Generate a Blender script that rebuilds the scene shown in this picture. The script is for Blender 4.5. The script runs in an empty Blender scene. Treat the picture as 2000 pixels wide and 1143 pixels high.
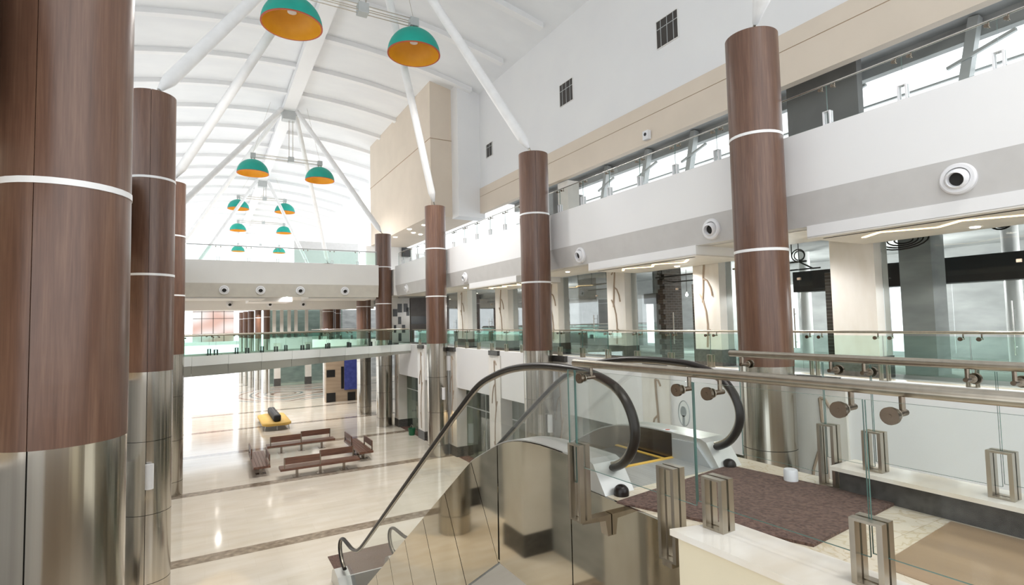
import bpy, math, random
from mathutils import Vector, Matrix
R = math.radians
PI = math.pi
random.seed(7)
SC = bpy.context.scene
COL = SC.collection

# ------------------------------------------------------------------ camera
EYE = Vector((0, 0, 6.37))
yaw, pitch, roll, FPX = .5184, .0541, -.0220, 1045.42
f = Vector((math.sin(yaw) * math.cos(pitch), math.cos(yaw) * math.cos(pitch), math.sin(pitch)))
r = Vector((math.cos(yaw), -math.sin(yaw), 0)); u = r.cross(f)
cr, sr = math.cos(roll), math.sin(roll)
r2 = r * cr + u * sr; u2 = u * cr - r * sr
cam = bpy.data.cameras.new('camera'); co = bpy.data.objects.new('camera', cam); COL.objects.link(co)
m = Matrix.Identity(4)
for i in range(3):
    m[i][0], m[i][1], m[i][2], m[i][3] = r2[i], u2[i], -f[i], EYE[i]
co.matrix_world = m
cam.sensor_fit = 'HORIZONTAL'; cam.sensor_width = 36; cam.lens = 36 * FPX / 2000
cam.clip_start = .05; cam.clip_end = 500
SC.camera = co
# ------------------------------------------------------------------ sky, exposure
w = bpy.data.worlds.new('sky'); SC.world = w; w.use_nodes = True
bg = w.node_tree.nodes['Background']; bg.inputs[0].default_value = (.93, .97, 1, 1); bg.inputs[1].default_value = 1.75
SC.view_settings.view_transform = 'Standard'; SC.view_settings.look = 'None'
SC.view_settings.gamma = 1; SC.view_settings.use_curve_mapping = False
SC.view_settings.exposure = .38
cy = SC.cycles
cy.max_bounces = 10; cy.diffuse_bounces = 6; cy.glossy_bounces = 4; cy.transmission_bounces = 6; cy.transparent_max_bounces = 24
cy.use_denoising = True; cy.caustics_reflective = False; cy.caustics_refractive = False; cy.sample_clamp_indirect = 6

# ------------------------------------------------------------------ materials
def node_mat(name):
    m = bpy.data.materials.new(name); m.use_nodes = True
    nt = m.node_tree; b = nt.nodes['Principled BSDF']
    return m, nt, b
def N(nt, t, **k):
    n = nt.nodes.new(t)
    for a, v in k.items(): setattr(n, a, v)
    return n
def coords(nt, scale=(1, 1, 1), obj=False):
    tc = N(nt, 'ShaderNodeTexCoord') if obj else N(nt, 'ShaderNodeNewGeometry')
    mp = N(nt, 'ShaderNodeMapping'); mp.inputs['Scale'].default_value = scale
    nt.links.new(tc.outputs['Object' if obj else 'Position'], mp.inputs[0])
    return mp
def ramp(nt, stops):
    rp = N(nt, 'ShaderNodeValToRGB'); e = rp.color_ramp.elements
    while len(e) < len(stops): e.new(.5)
    for q, (p, c) in zip(e, stops): q.position = p; q.color = (*c, 1)
    return rp
def mat(name, c, rough=.5, metal=0, c2=None, scale=(3, 3, 3), bump=0, bscale=None, coat=0, spec=.5, emit=0, detail=5, obj=False):
    m, nt, b = node_mat(name)
    b.inputs['Base Color'].default_value = (*c, 1); b.inputs['Roughness'].default_value = rough
    b.inputs['Metallic'].default_value = metal; b.inputs['Coat Weight'].default_value = coat
    b.inputs['Coat Roughness'].default_value = .12
    b.inputs['Specular IOR Level'].default_value = spec
    if emit:
        b.inputs['Emission Color'].default_value = (*c, 1); b.inputs['Emission Strength'].default_value = emit
    if c2 is None: c2 = tuple(x * .93 for x in c)
    n = N(nt, 'ShaderNodeTexNoise'); n.inputs['Scale'].default_value = 1; n.inputs['Detail'].default_value = detail
    nt.links.new(coords(nt, scale, obj).outputs[0], n.inputs[0])
    rp = ramp(nt, [(.35, c), (.68, c2)]); nt.links.new(n.outputs[0], rp.inputs[0]); nt.links.new(rp.outputs[0], b.inputs['Base Color'])
    if bump:
        n2 = n
        if bscale:
            n2 = N(nt, 'ShaderNodeTexNoise'); n2.inputs['Scale'].default_value = 1
            nt.links.new(coords(nt, bscale, obj).outputs[0], n2.inputs[0])
        bp = N(nt, 'ShaderNodeBump'); bp.inputs['Strength'].default_value = bump; bp.inputs['Distance'].default_value = .02
        nt.links.new(n2.outputs[0], bp.inputs['Height']); nt.links.new(bp.outputs[0], b.inputs['Normal'])
    return m
M = {}
M['white'] = mat('white_paint', (.82, .82, .82), .55, c2=(.79, .79, .80), scale=(.4, .4, .4))
M['roof'] = mat('roof_sheet', (.80, .81, .82), .55, c2=(.74, .75, .77), scale=(.25, .6, 1))
M['offwhite'] = mat('offwhite_paint', (.76, .75, .73), .55, c2=(.73, .72, .70), scale=(.5, .5, .5))
M['soffit'] = mat('soffit_paint', (.70, .67, .62), .6)
M['chamfer'] = mat('shaded_chamfer_grey', (.60, .59, .58), .6, c2=(.57, .56, .55))  # grey carries the shade of the down-facing chamfer under the white parapet
M['bridgegrey'] = mat('warm_grey', (.58, .55, .49), .6, c2=(.54, .51, .46))  # darker, warmer grey than the bridge parapet above
M['beige'] = mat('beige_plaster', (.72, .625, .52), .7, c2=(.68, .59, .49), scale=(.6, .6, .6))
M['groove'] = mat('groove', (.42, .30, .20), .8)
M['cream'] = mat('cream_paint', (.76, .68, .50), .55, c2=(.73, .65, .48))
M['steel'] = mat('brushed_steel', (.50, .455, .385), .3, 1, c2=(.44, .40, .335), scale=(20, 20, 1.5))
M['bright_steel'] = mat('satin_steel', (.66, .64, .60), .22, 1, c2=(.6, .58, .55), scale=(9, 9, .1))
M['dark_steel'] = mat('bronzed_steel', (.25, .205, .165), .25, 1, c2=(.20, .165, .13), scale=(20, 3, 20))
M['colsteel'] = mat('column_steel', (.56, .53, .475), .2, 1, c2=(.44, .415, .37), scale=(9, 9, .04), bump=.22, bscale=(11, 11, .03))
M['mirror'] = mat('mirror_steel', (.60, .56, .46), .045, 1, c2=(.57, .53, .44), scale=(.8, .8, .8), bump=.05, bscale=(1.2, .9, .9))
M['black'] = mat('black_rubber', (.016, .012, .010), .3, spec=.3)
M['seam'] = mat('dark_gap', (.02, .018, .016), .7)
M['granite'] = mat('dark_granite', (.055, .052, .048), .35, c2=(.10, .095, .09), scale=(14, 14, 14))
M['redgranite'] = mat('red_granite', (.23, .13, .10), .25, c2=(.12, .07, .06), scale=(9, 9, 9))
M['marble'] = mat('cream_marble', (.76, .74, .70), .22, c2=(.69, .66, .60), scale=(1.1, 3.2, 1.1), spec=.5)
M['kerbmarble'] = mat('white_marble_top', (.83, .79, .72), .1, c2=(.76, .69, .58), scale=(2, 5, 2))
M['vine'] = mat('vine_inlay', (.36, .28, .21), .5)
M['mat'] = mat('brown_mat', (.175, .108, .084), .95, c2=(.075, .045, .036), scale=(45, 45, 45), bump=1, detail=3)
M['concrete'] = mat('concrete', (.42, .43, .43), .85, c2=(.29, .30, .30), scale=(.8, .8, 2.5))
M['darkconcrete'] = mat('dark_concrete', (.20, .20, .195), .85, c2=(.15, .15, .145), scale=(.8, .8, .8))
M['dust'] = mat('dusty_floor', (.36, .38, .36), .8, c2=(.19, .21, .20), scale=(.9, .4, 1))
M['duct'] = mat('black_duct', (.02, .02, .02), .5)
M['pole'] = mat('white_gloss', (.83, .83, .83), .3)
M['teal'] = mat('teal_shade', (.004, .36, .285), .5, c2=(.004, .33, .26))
M['orange'] = mat('orange_inside', (.74, .37, .022), .5, c2=(.70, .34, .018))
M['rim'] = mat('red_rim', (.45, .07, .02), .5)
M['benchwood'] = mat('bench_wood', (.17, .075, .045), .33, c2=(.10, .042, .025), scale=(2, 30, 30), obj=True)
M['bolster'] = mat('black_leather', (.010, .011, .014), .65)
M['yellow'] = mat('yellow_fabric', (.66, .42, .10), .7, c2=(.60, .38, .09))
M['yline'] = mat('yellow_paint', (.80, .50, .09), .5)
M['step'] = mat('step_metal', (.11, .10, .09), .45, .6, scale=(60, 2, 2), c2=(.06, .055, .05))
M['plate'] = mat('landing_metal', (.62, .62, .60), .38, .6, scale=(60, 2, 2), c2=(.5, .5, .48))
M['deck'] = mat('deck_silver', (.66, .66, .63), .32, .5)
M['greycap'] = mat('grey_cap', (.50, .52, .52), .4, .2)
M['browntile'] = mat('brown_tile', (.36, .25, .15), .3, c2=(.29, .20, .12), scale=(6, 1, 1))
M['led'] = mat('warm_led', (1, .72, .38), .5, emit=3.2)
M['lamp'] = mat('lamp_glow', (1, .93, .80), .5, emit=9)
M['panelwhite'] = mat('bridge_panel', (.74, .77, .75), .12, .35, c2=(.70, .73, .71), scale=(.6, .6, 2), bump=.08, bscale=(.9, .9, 2))
M['bridgesteel'] = mat('bridge_steel', (.50, .50, .45), .25, .9, c2=(.42, .42, .38), scale=(.5, .5, .5), bump=.1, bscale=(.8, .8, 1))
M['tan'] = mat('tan_stone', (.36, .28, .20), .4, c2=(.28, .21, .15), scale=(.6, .6, 4))
M['blackstone'] = mat('black_stone', (.010, .010, .011), .3)
M['brownpanel'] = mat('brown_panel', (.10, .075, .06), .4, c2=(.075, .055, .045))
M['blue'] = mat('blue_cloth', (.022, .035, .20), .7, c2=(.05, .07, .28), scale=(3, 3, 3))
M['green'] = mat('green_plastic', (.01, .12, .05), .4)
M['paper'] = mat('white_paper', (.85, .85, .86), .6)
M['vent'] = mat('vent_dark', (.05, .043, .038), .6)
M['mural'] = mat('mural_panel', (.62, .40, .34), .4, c2=(.80, .80, .80), scale=(.35, .35, .5), detail=0)
M['copper'] = mat('copper_brown', (.26, .115, .06), .4, c2=(.19, .08, .045), scale=(6, 6, .5))
M['plastic'] = mat('white_plastic', (.80, .80, .82), .35)

def wood():
    m, nt, b = node_mat('walnut_laminate')
    n = N(nt, 'ShaderNodeTexNoise'); n.inputs['Scale'].default_value = 1; n.inputs['Detail'].default_value = 6; n.inputs['Roughness'].default_value = .65
    nt.links.new(coords(nt, (11, 11, .55)).outputs[0], n.inputs[0])
    rp = ramp(nt, [(.25, (.070, .033, .021)), (.5, (.128, .065, .042)), (.75, (.205, .115, .074))])
    n2 = N(nt, 'ShaderNodeTexNoise'); n2.inputs['Scale'].default_value = 1; n2.inputs['Detail'].default_value = 3
    nt.links.new(coords(nt, (60, 60, 2.2)).outputs[0], n2.inputs[0])
    mx = N(nt, 'ShaderNodeMix', data_type='FLOAT'); mx.inputs[0].default_value = .35
    nt.links.new(n.outputs[0], mx.inputs[2]); nt.links.new(n2.outputs[0], mx.inputs[3])
    nt.links.new(mx.outputs[0], rp.inputs[0]); nt.links.new(rp.outputs[0], b.inputs['Base Color'])
    b.inputs['Roughness'].default_value = .31; b.inputs['Specular IOR Level'].default_value = .55
    bp = N(nt, 'ShaderNodeBump'); bp.inputs['Strength'].default_value = .12; bp.inputs['Distance'].default_value = .03
    n3 = N(nt, 'ShaderNodeTexNoise'); n3.inputs['Scale'].default_value = 1
    nt.links.new(coords(nt, (2.2, 2.2, 5)).outputs[0], n3.inputs[0])
    nt.links.new(n3.outputs[0], bp.inputs['Height']); nt.links.new(bp.outputs[0], b.inputs['Normal'])
    return m
M['wood'] = wood()

def glass(name, tint, refl=1.0, tintmix=0):
    m = bpy.data.materials.new(name); m.use_nodes = True; nt = m.node_tree
    for n in list(nt.nodes): nt.nodes.remove(n)
    out = N(nt, 'ShaderNodeOutputMaterial'); t = N(nt, 'ShaderNodeBsdfTransparent'); g = N(nt, 'ShaderNodeBsdfGlossy')
    t.inputs[0].default_value = (*tint, 1); g.inputs['Roughness'].default_value = .01
    fr = N(nt, 'ShaderNodeFresnel'); fr.inputs[0].default_value = 1.35
    mu = N(nt, 'ShaderNodeMath', operation='MULTIPLY'); mu.inputs[1].default_value = refl
    mx = N(nt, 'ShaderNodeMixShader')
    nt.links.new(fr.outputs[0], mu.inputs[0]); nt.links.new(mu.outputs[0], mx.inputs[0])
    nt.links.new(t.outputs[0], mx.inputs[1]); nt.links.new(g.outputs[0], mx.inputs[2]); nt.links.new(mx.outputs[0], out.inputs[0])
    return m
M['glass_edge'] = mat('glass_edge', (.10, .19, .165), .2)
M['glass'] = glass('clear_glass', (.975, .99, .983), .25)
M['green_glass'] = glass('green_glass', (.86, .955, .92), .55)
M['shopglass'] = glass('shop_glass', (.945, .966, .96), .6)
M['tintglass'] = glass('tinted_glass', (.72, .80, .76), .6)

def marble_floor():
    m, nt, b = node_mat('polished_marble_floor')
    g = N(nt, 'ShaderNodeNewGeometry'); sx = N(nt, 'ShaderNodeSeparateXYZ'); nt.links.new(g.outputs['Position'], sx.inputs[0])
    def math_(op, a, bb=None):
        n = N(nt, 'ShaderNodeMath', operation=op)
        for i, v in enumerate((a, bb)):
            if v is None: continue
            if isinstance(v, (int, float)): n.inputs[i].default_value = v
            else: nt.links.new(v, n.inputs[i])
        return n.outputs[0]
    # large slabs: stepped noise
    br = N(nt, 'ShaderNodeTexBrick'); br.offset = .5; br.inputs['Scale'].default_value = 1
    br.inputs['Brick Width'].default_value = 1.2; br.inputs['Row Height'].default_value = .6; br.inputs['Mortar Size'].default_value = .003
    br.inputs['Color1'].default_value = (.71, .65, .56, 1); br.inputs['Color2'].default_value = (.75, .69, .605, 1); br.inputs['Mortar'].default_value = (.66, .59, .50, 1)
    nt.links.new(g.outputs['Position'], br.inputs[0])
    n = N(nt, 'ShaderNodeTexNoise'); n.inputs['Scale'].default_value = 1; n.inputs['Detail'].default_value = 8
    nt.links.new(coords(nt, (.7, 2.4, 1)).outputs[0], n.inputs[0])
    rp = ramp(nt, [(.35, (1, 1, 1)), (.7, (.90, .87, .82))]); nt.links.new(n.outputs[0], rp.inputs[0])
    mul = N(nt, 'ShaderNodeMix', data_type='RGBA', blend_type='MULTIPLY'); mul.inputs[0].default_value = 1
    nt.links.new(br.outputs[0], mul.inputs[6]); nt.links.new(rp.outputs[0], mul.inputs[7])
    # dark cross bands every 6.87 m
    ph = math_('MODULO', math_('ADD', sx.outputs[1], 6.87 * 10 - 17.2), 6.87)
    band = math_('LESS_THAN', ph, .56)
    n2 = N(nt, 'ShaderNodeTexNoise'); n2.inputs['Scale'].default_value = 5; n2.inputs['Detail'].default_value = 8
    nt.links.new(g.outputs['Position'], n2.inputs[0])
    rb = ramp(nt, [(.3, (.19, .145, .11)), (.55, (.31, .25, .19)), (.75, (.45, .38, .31))]); nt.links.new(n2.outputs[0], rb.inputs[0])
    mix = N(nt, 'ShaderNodeMix', data_type='RGBA'); nt.links.new(band, mix.inputs[0])
    nt.links.new(mul.outputs[2], mix.inputs[6]); nt.links.new(rb.outputs[0], mix.inputs[7])
    # round court inlay far away
    dx = math_('SUBTRACT', sx.outputs[0], 7.0); dy = math_('SUBTRACT', sx.outputs[1], 55.5)
    rad = math_('SQRT', math_('ADD', math_('MULTIPLY', dx, dx), math_('MULTIPLY', dy, dy)))
    w_ = math_('FRACT', math_('ADD', math_('MULTIPLY', rad, .45), math_('MULTIPLY', math_('SINE', math_('MULTIPLY', dx, 1.1)), .35)))
    rc = ramp(nt, [(0, (.68, .62, .55)), (.3, (.34, .17, .11)), (.45, (.70, .64, .56)), (.7, (.25, .29, .30)), (.85, (.68, .63, .56))])
    rc.color_ramp.interpolation = 'CONSTANT'; nt.links.new(w_, rc.inputs[0])
    mix2 = N(nt, 'ShaderNodeMix', data_type='RGBA'); nt.links.new(math_('LESS_THAN', rad, 6.0), mix2.inputs[0])
    nt.links.new(mix.outputs[2], mix2.inputs[6]); nt.links.new(rc.outputs[0], mix2.inputs[7])
    nt.links.new(mix2.outputs[2], b.inputs['Base Color'])
    b.inputs['Roughness'].default_value = .09; b.inputs['Specular IOR Level'].default_value = .55
    return m
M['floor'] = marble_floor()
def tile_floor():
    m, nt, b = node_mat('beige_marble_tile')
    g = N(nt, 'ShaderNodeNewGeometry')
    br = N(nt, 'ShaderNodeTexBrick'); br.offset = 0; br.inputs['Scale'].default_value = 1
    br.inputs['Brick Width'].default_value = .6; br.inputs['Row Height'].default_value = .6; br.inputs['Mortar Size'].default_value = .002
    br.inputs['Color1'].default_value = (.66, .59, .46, 1); br.inputs['Color2'].default_value = (.71, .64, .52, 1); br.inputs['Mortar'].default_value = (.5, .43, .32, 1)
    nt.links.new(g.outputs['Position'], br.inputs[0])
    v = N(nt, 'ShaderNodeTexNoise'); v.inputs['Scale'].default_value = 4; v.inputs['Detail'].default_value = 10; v.inputs['Distortion'].default_value = 1.5
    nt.links.new(g.outputs['Position'], v.inputs[0])
    rp = ramp(nt, [(.46, (1, 1, 1)), (.495, (.84, .78, .68)), (.53, (1, 1, 1))]); nt.links.new(v.outputs[0], rp.inputs[0])
    mul = N(nt, 'ShaderNodeMix', data_type='RGBA', blend_type='MULTIPLY'); mul.inputs[0].default_value = 1
    nt.links.new(br.outputs[0], mul.inputs[6]); nt.links.new(rp.outputs[0], mul.inputs[7]); nt.links.new(mul.outputs[2], b.inputs['Base Color'])
    b.inputs['Roughness'].default_value = .16
    return m
M['tile'] = tile_floor()
def brick():
    m, nt, b = node_mat('rough_brick')
    mp = coords(nt, (1, 1, 1)); sx = N(nt, 'ShaderNodeSeparateXYZ'); cb = N(nt, 'ShaderNodeCombineXYZ')
    nt.links.new(mp.outputs[0], sx.inputs[0]); nt.links.new(sx.outputs[0], cb.inputs[0]); nt.links.new(sx.outputs[2], cb.inputs[1])
    br = N(nt, 'ShaderNodeTexBrick'); br.inputs['Scale'].default_value = 1; br.inputs['Brick Width'].default_value = .23; br.inputs['Row Height'].default_value = .085
    br.inputs['Mortar Size'].default_value = .008
    br.inputs['Color1'].default_value = (.085, .065, .052, 1); br.inputs['Color2'].default_value = (.05, .040, .034, 1); br.inputs['Mortar'].default_value = (.13, .12, .11, 1)
    nt.links.new(cb.outputs[0], br.inputs[0]); nt.links.new(br.outputs[0], b.inputs['Base Color']); b.inputs['Roughness'].default_value = .9
    return m
M['brick'] = brick()

# ------------------------------------------------------------------ mesh helpers
ORG = {}
class MB:
    def __init__(s): s.v = []; s.f = []
    def add(s, vs, fs):
        o = len(s.v); s.v += [Vector(p) for p in vs]; s.f += [tuple(i + o for i in q) for q in fs]; return s
    def box(s, x0, x1, y0, y1, z0, z1):
        return s.add([(x0, y0, z0), (x1, y0, z0), (x1, y1, z0), (x0, y1, z0), (x0, y0, z1), (x1, y0, z1), (x1, y1, z1), (x0, y1, z1)],
                     [(0, 3, 2, 1), (4, 5, 6, 7), (0, 1, 5, 4), (1, 2, 6, 5), (2, 3, 7, 6), (3, 0, 4, 7)])
    def prism(s, poly, axis, a, b):
        # poly in the other two axes (x: (y,z), y: (x,z), z: (x,y))
        def P(p, t):
            return {'x': (t, p[0], p[1]), 'y': (p[0], t, p[1]), 'z': (p[0], p[1], t)}[axis]
        ar = sum(poly[i][0] * poly[(i + 1) % len(poly)][1] - poly[(i + 1) % len(poly)][0] * poly[i][1] for i in range(len(poly)))
        if (ar < 0) != (axis == 'y'): poly = poly[::-1]
        if a > b: a, b = b, a
        n = len(poly)
        return s.add([P(p, a) for p in poly] + [P(p, b) for p in poly],
                     [tuple(range(n - 1, -1, -1)), tuple(range(n, 2 * n))] + [(i, (i + 1) % n, n + (i + 1) % n, n + i) for i in range(n)])
    def beam(s, a, b, w, h, up=(0, 0, 1)):
        a, b = Vector(a), Vector(b); d = (b - a).normalized(); x = d.cross(Vector(up)).normalized(); z = x.cross(d)
        vs = [p + x * (i * w / 2) + z * (j * h / 2) for p in (a, b) for i, j in ((-1, -1), (1, -1), (1, 1), (-1, 1))]
        return s.add(vs, [(0, 1, 2, 3), (7, 6, 5, 4), (0, 4, 5, 1), (1, 5, 6, 2), (2, 6, 7, 3), (3, 7, 4, 0)])
    def tube(s, pts, rad, n=12, sx=1, sz=1):
        pts = [Vector(p) for p in pts]; rads = rad if isinstance(rad, (list, tuple)) else [rad] * len(pts)
        vs = []; d0 = (pts[1] - pts[0]).normalized(); ref = Vector((0, 0, 1)) if abs(d0.z) < .9 else Vector((1, 0, 0))
        x = d0.cross(ref).normalized()
        for i, p in enumerate(pts):
            d = (pts[min(i + 1, len(pts) - 1)] - pts[max(i - 1, 0)]).normalized()
            x = (x - d * x.dot(d)).normalized(); z = x.cross(d)
            vs += [p + (x * math.cos(2 * PI * k / n) * sx + z * math.sin(2 * PI * k / n) * sz) * rads[i] for k in range(n)]
        fs = [tuple(range(n)), tuple(range(len(vs) - 1, len(vs) - n - 1, -1))]
        for i in range(len(pts) - 1):
            fs += [(i * n + k, (i + 1) * n + k, (i + 1) * n + (k + 1) % n, i * n + (k + 1) % n) for k in range(n)]
        return s.add(vs, fs)
    def lathe(s, prof, c=(0, 0, 0), n=40, a0=0, a1=2 * PI, closed=False):
        full = abs(a1 - a0 - 2 * PI) < 1e-6; k = n if full else n + 1; vs = []; c = Vector(c)
        for i in range(k):
            t = a0 + (a1 - a0) * i / n
            vs += [c + Vector((q[0] * math.cos(t), q[0] * math.sin(t), q[1])) for q in prof]
        L = len(prof); fs = []
        for i in range(n):
            j = (i + 1) % k
            for q in range(L if closed else L - 1):
                q2 = (q + 1) % L
                fs.append((i * L + q, j * L + q, j * L + q2, i * L + q2))
        if closed and not full:
            fs += [tuple(range(L - 1, -1, -1)), tuple((k - 1) * L + q for q in range(L))]
        return s.add(vs, fs)
    def cyl(s, a, b, rad, n=16): return s.tube([a, b], rad, n)
    def build(s, name, m, parent=None, smooth=True, ang=35):
        me = bpy.data.meshes.new(name)
        if parent is not None: o = ORG[parent]
        else:
            xs = [p.x for p in s.v]; ys = [p.y for p in s.v]
            o = Vector(((min(xs) + max(xs)) / 2, (min(ys) + max(ys)) / 2, min(p.z for p in s.v)))
        me.from_pydata([tuple(p - o) for p in s.v], [], s.f); me.materials.append(M[m] if isinstance(m, str) else m); me.update()
        import bmesh
        bm = bmesh.new(); bm.from_mesh(me); bmesh.ops.recalc_face_normals(bm, faces=bm.faces); bm.to_mesh(me); bm.free()
        if smooth:
            me.polygons.foreach_set('use_smooth', [True] * len(me.polygons)); me.set_sharp_from_angle(angle=R(ang))
        ob = bpy.data.objects.new(name, me); COL.objects.link(ob)
        ORG[ob] = o
        if parent is not None: ob.parent = parent
        else: ob.location = o
        return ob
def B(*a): return MB().box(*a)
def edged(o):
    o.data.materials.append(M['glass_edge'])
    for i in (0, 1, 2, 4): o.data.polygons[i].material_index = 1
def tag(o, label, cat, group=None, kind=None):
    if label: o['label'] = label
    if cat: o['category'] = cat
    if group: o['group'] = group
    if kind: o['kind'] = kind
    return o
def struct(o, label=None):
    o['kind'] = 'structure'
    if label: o['label'] = label
    return o
def thing(name, label, cat, loc=(0, 0, 0), group=None):
    o = bpy.data.objects.new(name, None); COL.objects.link(o); o.empty_display_size = .2
    o.location = loc; ORG[o] = Vector(loc); return tag(o, label, cat, group)
def kids(o): return [c for c in o.children]
def dup(o, loc, rz=0, label=None, group=None, parent=None):
    c = o.copy(); COL.objects.link(c)
    if parent is not None: c.parent = parent
    else:
        c.location = loc; c.rotation_euler = (0, 0, rz)
        if label: c['label'] = label
        if group: c['group'] = group
    for k in kids(o):
        dup(k, None, parent=c)
    return c

L1, L2 = 4.97, 9.85
# ================================================================== SETTING
struct(B(-8, 26, -6, 110, -.3, 0).build('floor', 'floor', smooth=False))
struct(B(10.42, 10.95, -2, 33.5, -.01, .004).build('floor_border', 'redgranite', smooth=False))
# vaulted roof skin
def roof_z(x): return 22.75 - .0125 * (x - 5.0) ** 2
xs = [-8 + i * 1.0 for i in range(25)]
poly = [(x, roof_z(x) + .28) for x in xs] + [(x, roof_z(x) + .42) for x in reversed(xs)]
struct(MB().prism(poly, 'y', -8, 112).build('ceiling', 'roof', ang=20))
RIBG = 'white curved ribs under the vaulted roof'
first = None
for i in range(24):
    y = 9.7 + 4.3 * i
    if first is None:
        o = bpy.data.objects.new('roof_rib', None)
        ORG_ = Vector((4, 0, 20)); poly = [(x, roof_z(x)) for x in xs if x < 15.8] + [(x, roof_z(x) + .30) for x in reversed(xs) if x < 15.8]
        first = MB().prism(poly, 'y', -.2, .2).build('roof_rib', 'white', ang=20)
        bpy.data.objects.remove(o)
        tag(first, 'white curved rib crossing the underside of the vaulted roof', 'roof beam', RIBG); first.location.y = y
    else:
        c = first.copy(); COL.objects.link(c); c.location.y = y
t = tag(B(4.78, 5.62, -8, 108, 22.42, 22.92).build('ridge_beam', 'white', smooth=False), 'long white box beam running along the ridge of the vaulted roof', 'roof beam')
struct(B(-8.2, -7.9, -6, 70, 14.2, 22.0).build('wall_left_light_block', 'white', smooth=False))  # unseen wall, added to hold daylight off the upper hall
struct(B(-8.2, 16, -8.3, -8, 19, 22.9).build('wall_near_light_block', 'white', smooth=False))  # unseen strip of wall, added to cut light from the near end
# right upper wall above the top gallery
WX = 15.7
struct(B(WX, WX + .3, -8, 32, 15.2, 22.2).build('wall_right', 'white', smooth=False))
struct(B(WX - .07, WX + .25, -8, 32, 14.66, 15.2).build('trim_1', 'beige', smooth=False))
struct(B(WX - .07, WX + .25, -8, 32, 13.55, 14.63).build('trim_2', 'beige', smooth=False))
struct(B(WX - .055, WX + .2, -8, 32, 14.60, 14.68).build('trim_3', 'groove', smooth=False))
# white pier and beige box under the roof
struct(B(14.1, WX + .3, 31.4, 32.5, 13.25, 22.1).build('wall_pier', 'white', smooth=False))
bx = B(12.6, 15.9, 32.45, 47.2, 13.36, 22.3)
struct(bx.build('wall_box', 'beige', smooth=False))
struct(B(12.58, 15.9, 32.43, 47.2, 18.47, 18.51).build('trim_4', 'groove', smooth=False))
for (x, y) in ((12.95, 37.8), (13.1, 41.7), (13.75, 39.2), (14.5, 39.7), (13.35, 35.8)):
    d = MB().lathe([(0, 0), (.13, 0), (.13, -.02), (.16, -.02), (.16, .01)], (x, y, 13.355), 20).build('downlight', 'lamp')
    tag(d, 'small round downlight glowing in the soffit under the beige box', 'ceiling light', 'downlights under the beige box')
# ---- level 2 slab, parapet profile (side)
def parapet_side(y0, y1, name, X=10.4, sgn=1):
    p = [(X, 10.05), (X + sgn * .22, 10.05), (X + sgn * .22, L2), (X + sgn * .22, 8.82), (X, 8.82)]
    struct(MB().prism(p, 'y', y0, y1).build(name, 'white', smooth=False))
parapet_side(-6, 33.2, 'wall_parapet_right')
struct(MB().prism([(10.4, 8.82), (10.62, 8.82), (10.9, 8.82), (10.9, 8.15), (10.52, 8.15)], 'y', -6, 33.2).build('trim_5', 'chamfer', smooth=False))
struct(B(10.85, 12.75, -6, 33.2, 8.15, L2).build('floor_slab_upper', 'soffit', smooth=False))
struct(B(12.75, 20.2, -6, 60, 8.35, L2).build('floor_slab_upper_shops', 'concrete', smooth=False))
# level 2 rear: facade and struts built in place of glass reflections
struct(B(15.9, 19.2, -8, 32, 14.5, 14.8).build('ceiling_upper_shops', 'concrete', smooth=False))
struct(B(18.6, 18.9, -8, 32, 14.0, 14.5).build('wall_reflection_facade', 'concrete', smooth=False))
struct(B(18.6, 18.9, -8, 32, L2, 10.6).build('wall_reflection_facade_sill', 'concrete', smooth=False))
for i, y in enumerate([-1, 2.6, 6.4, 10, 13, 16.2, 19, 22]):
    st = thing('reflection_strut', 'grey leaning strut with an arm, built in place of a reflection in the upper gallery glass', 'strut', (18.2, y, L2), 'leaning struts standing for glass reflections')
    MB().beam((18.0, y + .35, L2 + .02), (18.36, y - .35, 14.46), .24, .28, up=(1, 0, 0)).build('post', 'greycap', st, smooth=False)
    MB().beam((18.2, y + .3, 13.25), (17.9, y - 1.3, 13.55), .09, .09).build('arm', 'greycap', st, smooth=False)
struct(B(18.7, 18.8, -8, 32, 13.1, 13.16).build('reflection_transom', 'greycap', smooth=False))
struct(B(15.9, 16.6, 21.9, 22.8, L2, 13.5).build('wall_upper_partition', 'soffit', smooth=False))
struct(B(15.9, 18.6, 24.2, 24.5, L2, 13.5).build('wall_upper_cross', 'darkconcrete', smooth=False))
struct(B(17.4, 17.7, 8.7, 11, L2, 14.4).build('wall_upper_dark', 'darkconcrete', smooth=False))
struct(B(12.2, 20, 47.2, 47.5, L2, 13.36).build('wall_upper_end', 'offwhite', smooth=False))
tag(B(15.4, 16.2, 47.0, 47.19, 12.5, 13.3).build('wall_panel', 'blackstone', smooth=False), 'small black panel high on the wall under the beige box soffit', 'panel')
# ---- level 1 slab and fascia, right side
struct(B(10.45, 22, -6, 33.4, 4.6, L1).build('floor_slab_gallery', 'dust', smooth=False))
struct(B(12.2, 22, 33.4, 64, 4.6, L1).build('floor_slab_gallery_far', 'dust', smooth=False))
struct(B(10.45, 12.6, -6, 33.4, L1, L1 + .006).build('floor_gallery', 'tile', smooth=False))
struct(B(10.42, 10.62, -6, 33.4, 3.27, 5.17).build('wall_fascia_right', 'white', smooth=False))
struct(B(10.46, 15, -6, 33.4, 3.27, 3.4).build('ceiling_ground_shops', 'soffit', smooth=False))
struct(B(15.0, 15.2, -6, 46, 0, 4.6).build('wall_ground_shops_back', 'darkconcrete', smooth=False))
struct(B(-8, 22, -6.3, -6.0, 0, 4.67).build('wall_near_mirrored', 'tan', smooth=False))  # unseen wall, added so the nearest steel column mirrors something darker
# near-end gallery slab under the viewer
struct(B(-8, 1.6, -6, -.6, 4.67, L1).build('floor_slab_near', 'tile', smooth=False))

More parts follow.
